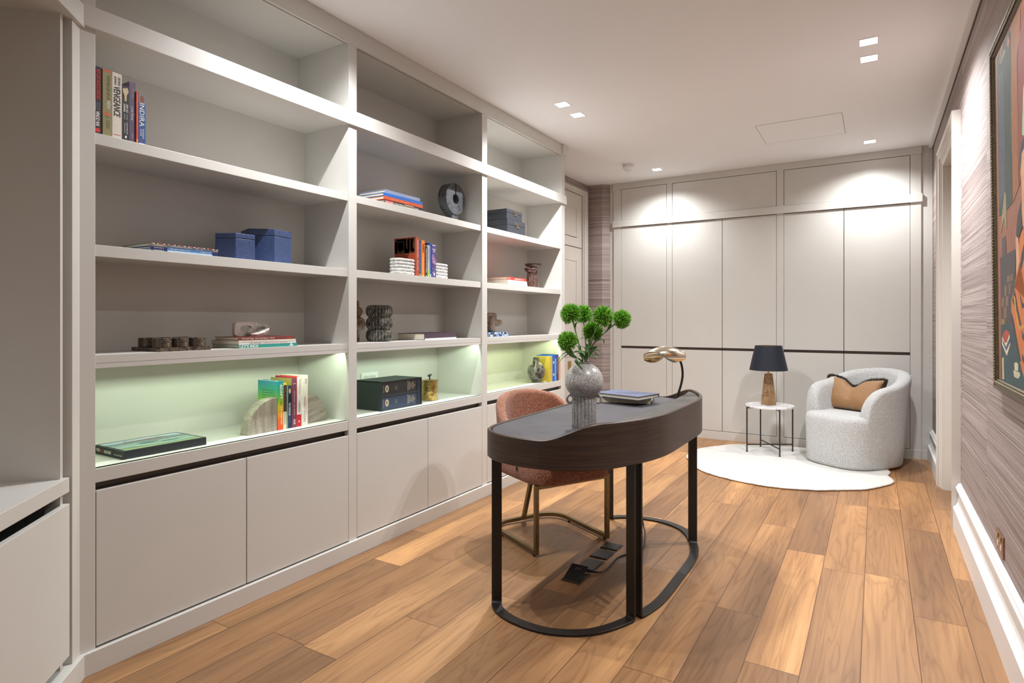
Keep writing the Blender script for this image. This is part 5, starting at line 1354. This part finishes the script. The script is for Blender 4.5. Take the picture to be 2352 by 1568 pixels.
# --- middle bay counter: slipcased dictionary and brass canister
t = thing('slipcase', 'black slipcase holding two dark volumes on the counter', 'slipcase', (-2.54, 2.745, ZC))
x0, x1, y0, y1, z0, z1 = -2.650, -2.433, 2.566, 2.926, ZC+0.0004, ZC+0.170
CASE = plain('green_black_case', srgb(32, 42, 42), 0.5, 0, 0.05, 90)
B().box(x0, x0+0.005, y0, y1, z0, z1).box(x0, x1, y0, y0+0.005, z0, z1).box(x0, x1, y1-0.005, y1, z0, z1).box(x0, x1, y0, y1, z0, z0+0.005).box(x0, x1, y0, y1, z1-0.005, z1).box(x0, x1, y1-0.042, y1-0.038, z0, z1).box(x0, x1-0.0005, y0+0.005, y1-0.042, (z0+z1)/2-0.002, (z0+z1)/2+0.002).build('case', CASE, t, 0.0006)
B().box(x0+0.01, x1-0.004, y1-0.037, y1-0.006, z0+0.006, z1-0.006).build('reading_glass_drawer', ink(34, 38, 56), t, 0.001)
for lo, hi, lab, cv, vol in ((z0+0.0052, (z0+z1)/2-0.0022, 'navy dictionary volume in the lower half of the slipcase', (44, 56, 78), ('VOLUME II', 'P-Z')), ((z0+z1)/2+0.0022, z1-0.0052, 'black dictionary volume in the upper half of the slipcase', (36, 34, 40), ('VOLUME I', 'A-O'))):
    def vol_text(b, x, ya, yb, za, zb):
        cc = (za+zb)/2
        for i, (s, wd_) in enumerate((('THE', 0.014), ('COMPACT', 0.044), ('EDITION', 0.040), ('OF THE', 0.024), ('OXFORD', 0.042), ('ENGLISH', 0.046), ('DICTIONARY', 0.062))):
            b.text(s, (x, yb-0.026-0.0105*i, cc+wd_/2), DN, YP, w=wd_, h=0.006, m=1, bold=True)
        b.text(vol[0], (x, ya+0.128, cc+0.014), DN, YP, w=0.028, h=0.0035, m=1); b.text(vol[1], (x, ya+0.114, cc+0.009), DN, YP, w=0.018, h=0.007, m=1)
        pr = []
        for k in range(48):
            r = 0.017+0.002*math.cos(k*PI/2); pr.append((x+0.0005, ya+0.044+r*0.9*math.cos(2*PI*k/48), cc+r*1.2*math.sin(2*PI*k/48)))
        b.poly(pr, 1)
        for (dy, dz, w2) in ((0, 0, 0.005), (-0.007, 0.008, 0.0025), (0.007, 0.008, 0.0025), (-0.007, -0.008, 0.0025), (0.007, -0.008, 0.0025)):
            b.poly([(x+0.0008, ya+0.044+dy+w2*math.cos(2*PI*k/10), cc+dz+w2*1.3*math.sin(2*PI*k/10)) for k in range(10)], 0)
        b.text('OXFORD', (x, ya+0.014, cc+0.022), DN, YP, w=0.044, h=0.0055, m=1)
    lying(lab, y0+0.0055, y1-0.0425, x1-0.003, lo, hi, 0.195, ink(*cv), 'dictionary volumes', vol_text, [ink(196, 178, 150)])
t = thing('canister', 'hammered brass canister with a toggle handle beside the black slipcase', 'canister', (-2.515, 3.105, ZC))
B().lathe((-2.515, 3.105, ZC+0.0004), [(0.052, 0), (0.0535, 0.003), (0.0535, 0.128)], 64).build('body', HAMMERED, t, angle=30)
ld = B().lathe((-2.515, 3.105, ZC+0.1284), [(0.0535, 0), (0.0565, 0.001), (0.0565, 0.004), (0.052, 0.005)], 64).build('lid', HAMMERED, t, angle=30)
b = B().cyl((-2.515, 3.105, ZC+0.133), (-2.515, 3.105, ZC+0.160), 0.004, 12)
b.cyl((-2.502, 3.079, ZC+0.163), (-2.528, 3.131, ZC+0.163), 0.0078, 16); b.sphere((-2.502, 3.079, ZC+0.163), 0.0078, 12); b.sphere((-2.528, 3.131, ZC+0.163), 0.0078, 12)
b.build('toggle', BLACKMETAL, ld)

# --- end bay: boxes, candle holders, knot, glass vase, books
def clasp_box(label, y0, y1, z0, z1, x=-2.42, depth=0.20):
    t = thing('jewellery_box', label, 'box', (x-depth/2, (y0+y1)/2, z0), 0, 'black shagreen boxes')
    zl = z0+(z1-z0)*0.62
    B().box(x-depth, x, y0, y1, z0+0.0004, zl-0.0012).build('body', BLACKSHAG, t, 0.003)
    B().box(x-depth+0.002, x-0.002, y0+0.002, y1-0.002, zl-0.0012, zl+0.0012).build('lid_seam', BLACKPLASTIC, t)
    B().box(x-depth, x, y0, y1, zl+0.0012, z1).build('lid', BLACKSHAG, t, 0.003)
    yc = y0+(y1-y0)*0.52
    B().box(x, x+0.004, yc-0.036, yc+0.030, zl+0.002, zl+0.026).box(x, x+0.005, yc-0.014, yc+0.040, zl-0.014, zl-0.001).box(x+0.004, x+0.010, yc-0.012, yc+0.012, zl-0.006, zl+0.012).build('clasp', CHROME, t, 0.0015)
clasp_box('bigger charcoal textured box with a silver clasp, under its smaller twin', 3.925, 4.200, ZS, ZS+0.1175)
clasp_box('smaller charcoal textured box with a silver clasp, stacked on the bigger one', 3.925, 4.160, ZS+0.118, ZS+0.195, -2.425, 0.19)
G = 'stacked books by the candle holders'
lying('white paperback with orange boards at the bottom of the stack by the candle holders', 3.932, 4.226, -2.415, ZA, ZA+0.022, 0.21, ink(236, 234, 232), G)
lying('white paperback in the middle of the stack by the candle holders', 3.930, 4.222, -2.416, ZA+0.022, ZA+0.043, 0.215, ink(238, 236, 236), G)
def rb(b, x, y0, y1, z0, z1): lying_text(b, 'NEW', x, y0+0.012, y0+0.034, z0, z1, 1, 0.4, True); lying_text(b, 'ENTREPRENEURSHIP', x, y0+0.100, y0+0.205, z0, z1, 1, 0.36, True); lying_text(b, 'INDIA', x, y1-0.07, y1-0.04, z0, z1, 1, 0.3)
lying('red book on top of the stack by the candle holders', 3.930, 4.214, -2.418, ZA+0.043, ZA+0.066, 0.215, ink(214, 62, 46), G, rb, [W_])
def candle(label, x, y, Ht, rd, rs):
    t = thing('candle_holder', label, 'candle holder', (x, y, ZA), 0, 'oxblood marble candle holders')
    B().lathe((x, y, ZA+0.0004), [(rs*1.25, 0), (rs*1.25, 0.003), (rs*0.86, Ht-0.035)], 40).build('stem', OXMARBLE, t, angle=35)
    B().lathe((x, y, ZA+0.0004), [(rs*0.80, Ht-0.035), (rd*0.72, Ht-0.028), (rd*0.94, Ht-0.014), (rd, Ht-0.003), (rd*0.98, Ht), (rd*0.55, Ht-0.004), (0.016, Ht-0.005), (0.014, Ht-0.016), (0.001, Ht-0.017)], 48).build('dish', OXMARBLE, t, angle=50)
candle('taller oxblood marble candle holder with a wide dish top', -2.520, 4.520, 0.214, 0.078, 0.040)
candle('shorter oxblood marble candle holder in front of the taller one', -2.432, 4.310, 0.158, 0.053, 0.032)
G = 'blue patterned books under the knot sculpture'
def pat(seed):
    def f(b, x, y0, y1, z0, z1):
        rn = random.Random(seed); y = y0+0.003
        while y < y1-0.012:
            w2 = rn.uniform(0.008, 0.03); h2 = rn.uniform(0.3, 0.8)*(z1-z0); zz = rn.uniform(z0+0.001, z1-h2-0.0005)
            blk(b, x, y, min(y+w2, y1-0.002), zz, zz+h2, rn.choice((1, 2, 3)), 0.0004+rn.random()*0.0003); y += w2*0.8
    return f
lying('blue and grey patterned book, lower one under the knot sculpture', 3.700, 3.978, -2.440, ZSB, ZSB+0.018, 0.17, ink(96, 112, 140), G, pat(1), [ink(196, 202, 212), ink(50, 52, 66), ink(120, 150, 200)])
lying('blue and grey patterned book, upper one directly under the knot sculpture', 3.698, 3.965, -2.444, ZSB+0.018, ZSB+0.036, 0.165, ink(80, 106, 140), G, pat(2), [ink(150, 176, 204), ink(46, 56, 80), ink(182, 190, 200)])
t = thing('knot_sculpture', 'sand travertine knot of interlocking rounded blocks on the patterned books', 'sculpture', (-2.53, 3.86, ZSB+0.036))
zk = ZSB+0.0364
b = B()
b.rbox((-2.530, 3.850, zk+0.105), (0.022, 0.075, 0.040), 0.018)
b.rbox((-2.545, 3.892, zk+0.050), (0.024, 0.026, 0.050), 0.012)
b.rbox((-2.500, 3.825, zk+0.060), (0.024, 0.026, 0.060), 0.018)
b.rbox((-2.505, 3.905, zk+0.067), (0.024, 0.052, 0.024), 0.014)
b.build('blocks', KNOTSTONE, t, angle=60)
t = thing('vase', 'round mottled smoke-glass vase with a short neck beside the yellow book', 'vase', (-2.455, 4.447, ZC))
prof = [(0.034, 0), (0.036, 0.004), (0.034, 0.010), (0.046, 0.020)]
for k in range(3, 14):
    a = PI*k/16; prof.append((0.081*math.sin(a)**0.9, 0.092-0.082*math.cos(a)))
prof += [(0.031, 0.176), (0.029, 0.205), (0.031, 0.210), (0.027, 0.210), (0.026, 0.180), (0.060, 0.150), (0.074, 0.10), (0.060, 0.040), (0.001, 0.020)]
B().lathe((-2.455, 4.447, ZC+0.0004), prof, 64, sx=0.93, sy=0.93).build('body', SMOKEGLASS, t, angle=70)
G = 'upright books at the end of the counter'
def k1(b, x, y0, y1, z, H_, D): pass
standing('mustard yellow book beside the smoke-glass vase', 4.538, 4.583, -2.372, ZC, 0.216, 0.14, ink(196, 172, 64), G)
def k2(b, x, y0, y1, z, H_, D):
    c = (y0+y1)/2
    for zz in (z+H_-0.062, z+0.058):
        b.poly([(x+0.0006, c+0.011*math.cos(2*PI*k/14), zz+0.011*math.sin(2*PI*k/14)) for k in range(14)], 1); b.poly([(x+0.0008, c+0.006*math.cos(2*PI*k/14), zz+0.006*math.sin(2*PI*k/14)) for k in range(14)], 2)
standing('vivid blue book with round white badges on its spine at the counter end', 4.583, 4.630, -2.372, ZC, 0.224, 0.15, ink(30, 96, 200), G, k2, [W_, ink(200, 196, 120)])
standing('thin aqua book between the vivid blue and navy books', 4.630, 4.660, -2.374, ZC, 0.192, 0.14, ink(110, 170, 186), G)
def k4(b, x, y0, y1, z, H_, D): spine_text(b, 'ECONOMICS', x, y0, y1, z+H_-0.02, z+0.06, 1, 0.3)
standing('navy book near the end of the counter by the upright', 4.660, 4.703, -2.373, ZC, 0.226, 0.16, ink(44, 62, 128), G, k4, [ink(180, 190, 220)])
standing('orange book last on the counter, against the bookcase end upright', 4.703, 4.731, -2.372, ZC, 0.205, 0.14, ink(222, 150, 62), G)
# ------------------------------------------------------------------ large framed painting and wall socket
PAINT = [
    ((58, 70, 64), [(2.951, 2.248), (2.709, 2.26), (2.687, 2.24), (2.683, 2.186), (2.688, 1.899), (2.691, 1.646), (2.781, 1.641), (2.952, 1.638)]),
    ((78, 86, 98), [(2.928, 2.172), (2.827, 2.169), (2.818, 1.934), (2.827, 1.712), (2.948, 1.684)]),
    ((196, 122, 86), [(2.735, 2.249), (2.704, 2.221), (2.714, 2.201), (2.753, 2.222)]),
    ((196, 122, 86), [(2.855, 2.259), (2.819, 2.261), (2.867, 2.228), (2.925, 2.21)]),
    ((150, 140, 90), [(2.813, 2.233), (2.771, 2.208), (2.869, 2.199), (2.897, 2.206)]),
    ((152, 98, 62), [(2.678, 2.25), (2.509, 2.248), (2.528, 2.168), (2.574, 2.115), (2.584, 1.871), (2.576, 1.681), (2.683, 1.645), (2.688, 1.899)]),
    ((132, 70, 64), [(2.449, 2.246), (2.45, 2.232), (2.498, 2.212), (2.567, 2.115), (2.584, 1.871), (2.569, 1.679), (2.482, 1.76)]),
    ((150, 192, 142), [(2.466, 1.996), (2.487, 1.977), (2.516, 1.839), (2.477, 1.826)]),
    ((150, 140, 104), [(2.835, 1.714), (2.81, 1.701), (2.801, 1.596), (2.794, 1.572), (2.819, 1.583), (2.851, 1.62), (2.929, 1.564), (2.896, 1.626)]),
    ((86, 76, 74), [(2.902, 1.548), (2.822, 1.551), (2.818, 1.479), (2.909, 1.463)]),
    ((74, 68, 70), [(2.945, 1.479), (2.649, 1.483), (2.65, 1.367), (2.731, 1.309), (2.738, 1.225), (2.947, 1.215)]),
    ((126, 100, 72), [(2.807, 1.4), (2.757, 1.4), (2.759, 1.379), (2.809, 1.375)]),
    ((126, 100, 72), [(2.741, 1.402), (2.701, 1.401), (2.703, 1.379), (2.742, 1.378)]),
    ((126, 100, 72), [(2.862, 1.368), (2.818, 1.367), (2.821, 1.331), (2.865, 1.329)]),
    ((126, 100, 72), [(2.776, 1.37), (2.735, 1.371), (2.746, 1.334), (2.779, 1.333)]),
    ((126, 100, 72), [(2.92, 1.324), (2.874, 1.326), (2.877, 1.292), (2.923, 1.29)]),
    ((126, 100, 72), [(2.839, 1.327), (2.787, 1.327), (2.79, 1.292), (2.841, 1.291)]),
    ((126, 100, 72), [(2.877, 1.287), (2.824, 1.288), (2.827, 1.248), (2.88, 1.247)]),
    ((140, 116, 60), [(2.936, 1.243), (2.863, 1.245), (2.864, 1.225), (2.937, 1.223)]),
    ((42, 74, 78), [(2.947, 1.222), (2.729, 1.228), (2.657, 1.158), (2.589, 1.095), (2.53, 1.052), (2.532, 1.012), (2.964, 1.008)]),
    ((56, 58, 62), [(2.477, 1.826), (2.511, 1.82), (2.554, 1.791), (2.565, 1.736), (2.545, 1.729), (2.521, 1.78), (2.48, 1.79)]),
    ((212, 158, 122), [(2.48, 1.79), (2.521, 1.78), (2.545, 1.726), (2.528, 1.669), (2.491, 1.63)]),
    ((212, 158, 122), [(2.528, 1.669), (2.49, 1.637), (2.497, 1.54), (2.523, 1.543), (2.533, 1.602)]),
    ((58, 52, 56), [(2.537, 1.634), (2.604, 1.589), (2.631, 1.528), (2.588, 1.514), (2.53, 1.542), (2.533, 1.602)]),
    ((216, 166, 132), [(2.638, 1.525), (2.595, 1.514), (2.579, 1.435), (2.528, 1.374), (2.51, 1.345), (2.512, 1.317), (2.565, 1.342), (2.633, 1.398)]),
    ((206, 118, 58), [(2.497, 1.54), (2.545, 1.525), (2.589, 1.494), (2.579, 1.435), (2.528, 1.374), (2.51, 1.345), (2.53, 1.049), (2.589, 1.095), (2.657, 1.158), (2.738, 1.225), (2.731, 1.309), (2.666, 1.352), (2.633, 1.398), (2.565, 1.342), (2.512, 1.312), (2.497, 1.54)]),
    ((56, 50, 52), [(2.5, 1.49), (2.542, 1.461), (2.573, 1.417), (2.553, 1.402), (2.503, 1.443)]),
    ((56, 50, 52), [(2.666, 1.346), (2.716, 1.309), (2.685, 1.293), (2.627, 1.262), (2.594, 1.225), (2.559, 1.219), (2.612, 1.277), (2.645, 1.322)]),
    ((56, 50, 52), [(2.734, 1.272), (2.689, 1.24), (2.641, 1.181), (2.574, 1.103), (2.609, 1.104), (2.679, 1.172), (2.737, 1.232)]),
    ((56, 50, 52), [(2.593, 1.343), (2.574, 1.305), (2.548, 1.278), (2.514, 1.281), (2.513, 1.292), (2.547, 1.298)]),
    ((56, 50, 52), [(2.553, 1.207), (2.52, 1.188), (2.522, 1.168), (2.555, 1.183)]),
    ((56, 50, 52), [(2.558, 1.133), (2.525, 1.117), (2.527, 1.095), (2.56, 1.11)]),
    ((204, 154, 62), [(2.691, 1.326), (2.661, 1.319), (2.628, 1.247), (2.594, 1.218), (2.518, 1.227), (2.519, 1.216), (2.602, 1.206), (2.644, 1.24)]),
    ((178, 70, 52), [(2.912, 1.186), (2.839, 1.205), (2.772, 1.196), (2.825, 1.162), (2.869, 1.157)]),
    ((220, 206, 180), [(2.913, 1.179), (2.87, 1.156), (2.826, 1.159), (2.773, 1.191), (2.759, 1.154), (2.829, 1.109), (2.925, 1.149)]),
    ((70, 80, 110), [(2.905, 1.166), (2.844, 1.142), (2.765, 1.179), (2.759, 1.161), (2.837, 1.126), (2.906, 1.153)]),
    ((196, 184, 140), [(2.929, 1.095), (2.892, 1.101), (2.889, 1.019), (2.926, 1.013)]),
    ((214, 206, 176), [(2.692, 1.09), (2.661, 1.096), (2.625, 1.093), (2.626, 1.068), (2.686, 1.066)]),
    ((200, 192, 166), [(2.71, 1.065), (2.605, 1.065), (2.591, 1.056), (2.628, 1.041), (2.696, 1.043)]),
]

k_ = 0.015/1.364
MP = Matrix(((1, 0, -k_, 0.965*k_), (0, 1, 0, 0), (0, 0, 1, 0), (0, 0, 0, 1)))       # leans out a little at the top
pt = thing('painting', 'large framed painting of a woman in a striped orange sari on the grasscloth wall', 'painting', (0.42, 2.5, 0.965))
PY0, PY1, PZ0, PZ1 = 1.93, 3.084, 0.965, 2.325
FRAME = plain('antique_bronze_frame', srgb(96, 84, 62), 0.4, 0.5, 0.2, 60)
prof_ = [(0.427, 0.0), (0.411, 0.0), (0.405, 0.006), (0.405, 0.018), (0.408, 0.024), (0.404, 0.040), (0.402, 0.050), (0.406, 0.056), (0.406, 0.066), (0.4155, 0.072), (0.427, 0.072)]
b = B(MP)
def ring_at(x, d): return [(x, PY0+d, PZ0+d*0.62), (x, PY1-d*1.1, PZ0+d*0.62), (x, PY1-d*1.1, PZ1-d*0.8), (x, PY0+d, PZ1-d*0.8)]
b.grid([ring_at(x, d) for x, d in prof_], cu=True, smooth=False)
b.build('frame', FRAME, pt, 0.0008)
bd = B(MP)                                                                            # beaded inner edge
d = 0.053
for (a, c) in zip(ring_at(0.402, d), ring_at(0.402, d)[1:]+ring_at(0.402, d)[:1]):
    a = Vector(a); c = Vector(c); L = (c-a).length; m = int(L/0.012)
    for i in range(m):
        p = a.lerp(c, (i+0.5)/m); bd.rbox(p, (0.002, 0.0042, 0.0042), 0.0018, seg=1)
bd.build('beading', plain('worn_silver_beading', srgb(150, 140, 120), 0.4, 0.6, 0.2, 80), pt)
pal = [srgb(152, 98, 78)]; names = {}
b = B(MP)
xc = 0.414
b.quad((xc, PY0+0.06, PZ0+0.036), (xc, PY1-0.070, PZ0+0.036), (xc, PY1-0.070, PZ1-0.05), (xc, PY0+0.06, PZ1-0.05), 0)
# the sitter beyond the frame edge: far half of head, body and background
EXTRA = [((132, 70, 64), [(2.449, 2.25), (2.0, 2.25), (2.0, 1.0), (2.50, 1.0)]), ((150, 192, 142), [(2.46, 2.05), (2.46, 2.24), (2.10, 2.24), (2.10, 1.70)]),
         ((206, 118, 58), [(2.50, 1.45), (2.44, 1.62), (2.30, 1.66), (2.14, 1.58), (2.06, 1.30), (2.04, 1.02), (2.54, 1.02)]),
         ((212, 158, 122), [(2.47, 1.80)] + [(2.40+0.085*math.cos(q), 1.79+0.115*math.sin(q)) for q in [PI*i/12 for i in range(25)]]),
         ((56, 58, 62), [(2.50, 1.86), (2.46, 1.93), (2.40, 1.955), (2.33, 1.93), (2.30, 1.84), (2.31, 1.74), (2.325, 1.84), (2.36, 1.895), (2.42, 1.905), (2.47, 1.87)])]
def addp(c, P, z):
    key = c
    if key not in names: names[key] = len(pal); pal.append(srgb(*c))
    b.poly([(xc-0.0002*z, y, zz) for y, zz in P], names[key])
for i, (c, P) in enumerate(EXTRA): addp(c, P, 1+i*0.3)
for i, (c, P) in enumerate(PAINT): addp(c, [(min(max(y, PY0+0.06), PY1-0.071), min(max(z, PZ0+0.037), PZ1-0.051)) for y, z in P], 3+i*0.12)
def oil(c, i):
    x = N('oil_colour_%d' % i); v = x.noise(x.coord('Object', (1, 6, 3)), 6, 4, 0.6, 0.8)
    x.col(x.ramp(v, [(0.3, tuple(q*0.8 for q in c)), (0.7, tuple(min(1, q*1.15) for q in c))])); x.set(Roughness=0.55); return x.m
b.norm = False
b.build('canvas', [oil(c, i) for i, c in enumerate(pal)], pt)
B().cyl((0.424, 2.78, 2.30), (0.424, 2.78, 2.755), 0.0012, 6).build('hanging_cord', plain('clear_cord', srgb(150, 140, 130), 0.4), pt)

ws = thing('wall_socket', 'brass double socket plate low on the grasscloth wall above the skirting', 'socket', (XR, 3.078, 0.345))
B().box(XR-0.006, XR-0.0002, 3.004, 3.152, 0.301, 0.389).build('faceplate', plain('brushed_bronze_plate', srgb(160, 120, 92), 0.28, 0.9), ws, 0.0015)
for y in (3.045, 3.111):
    B().box(XR-0.0075, XR-0.006, y-0.012, y+0.012, 0.326, 0.346).build('outlet', plain('white_socket_insert', srgb(220, 214, 206), 0.4), ws)
    B().box(XR-0.010, XR-0.006, y-0.006, y+0.006, 0.358, 0.378).build('rocker_switch', CHROME, ws, 0.001)
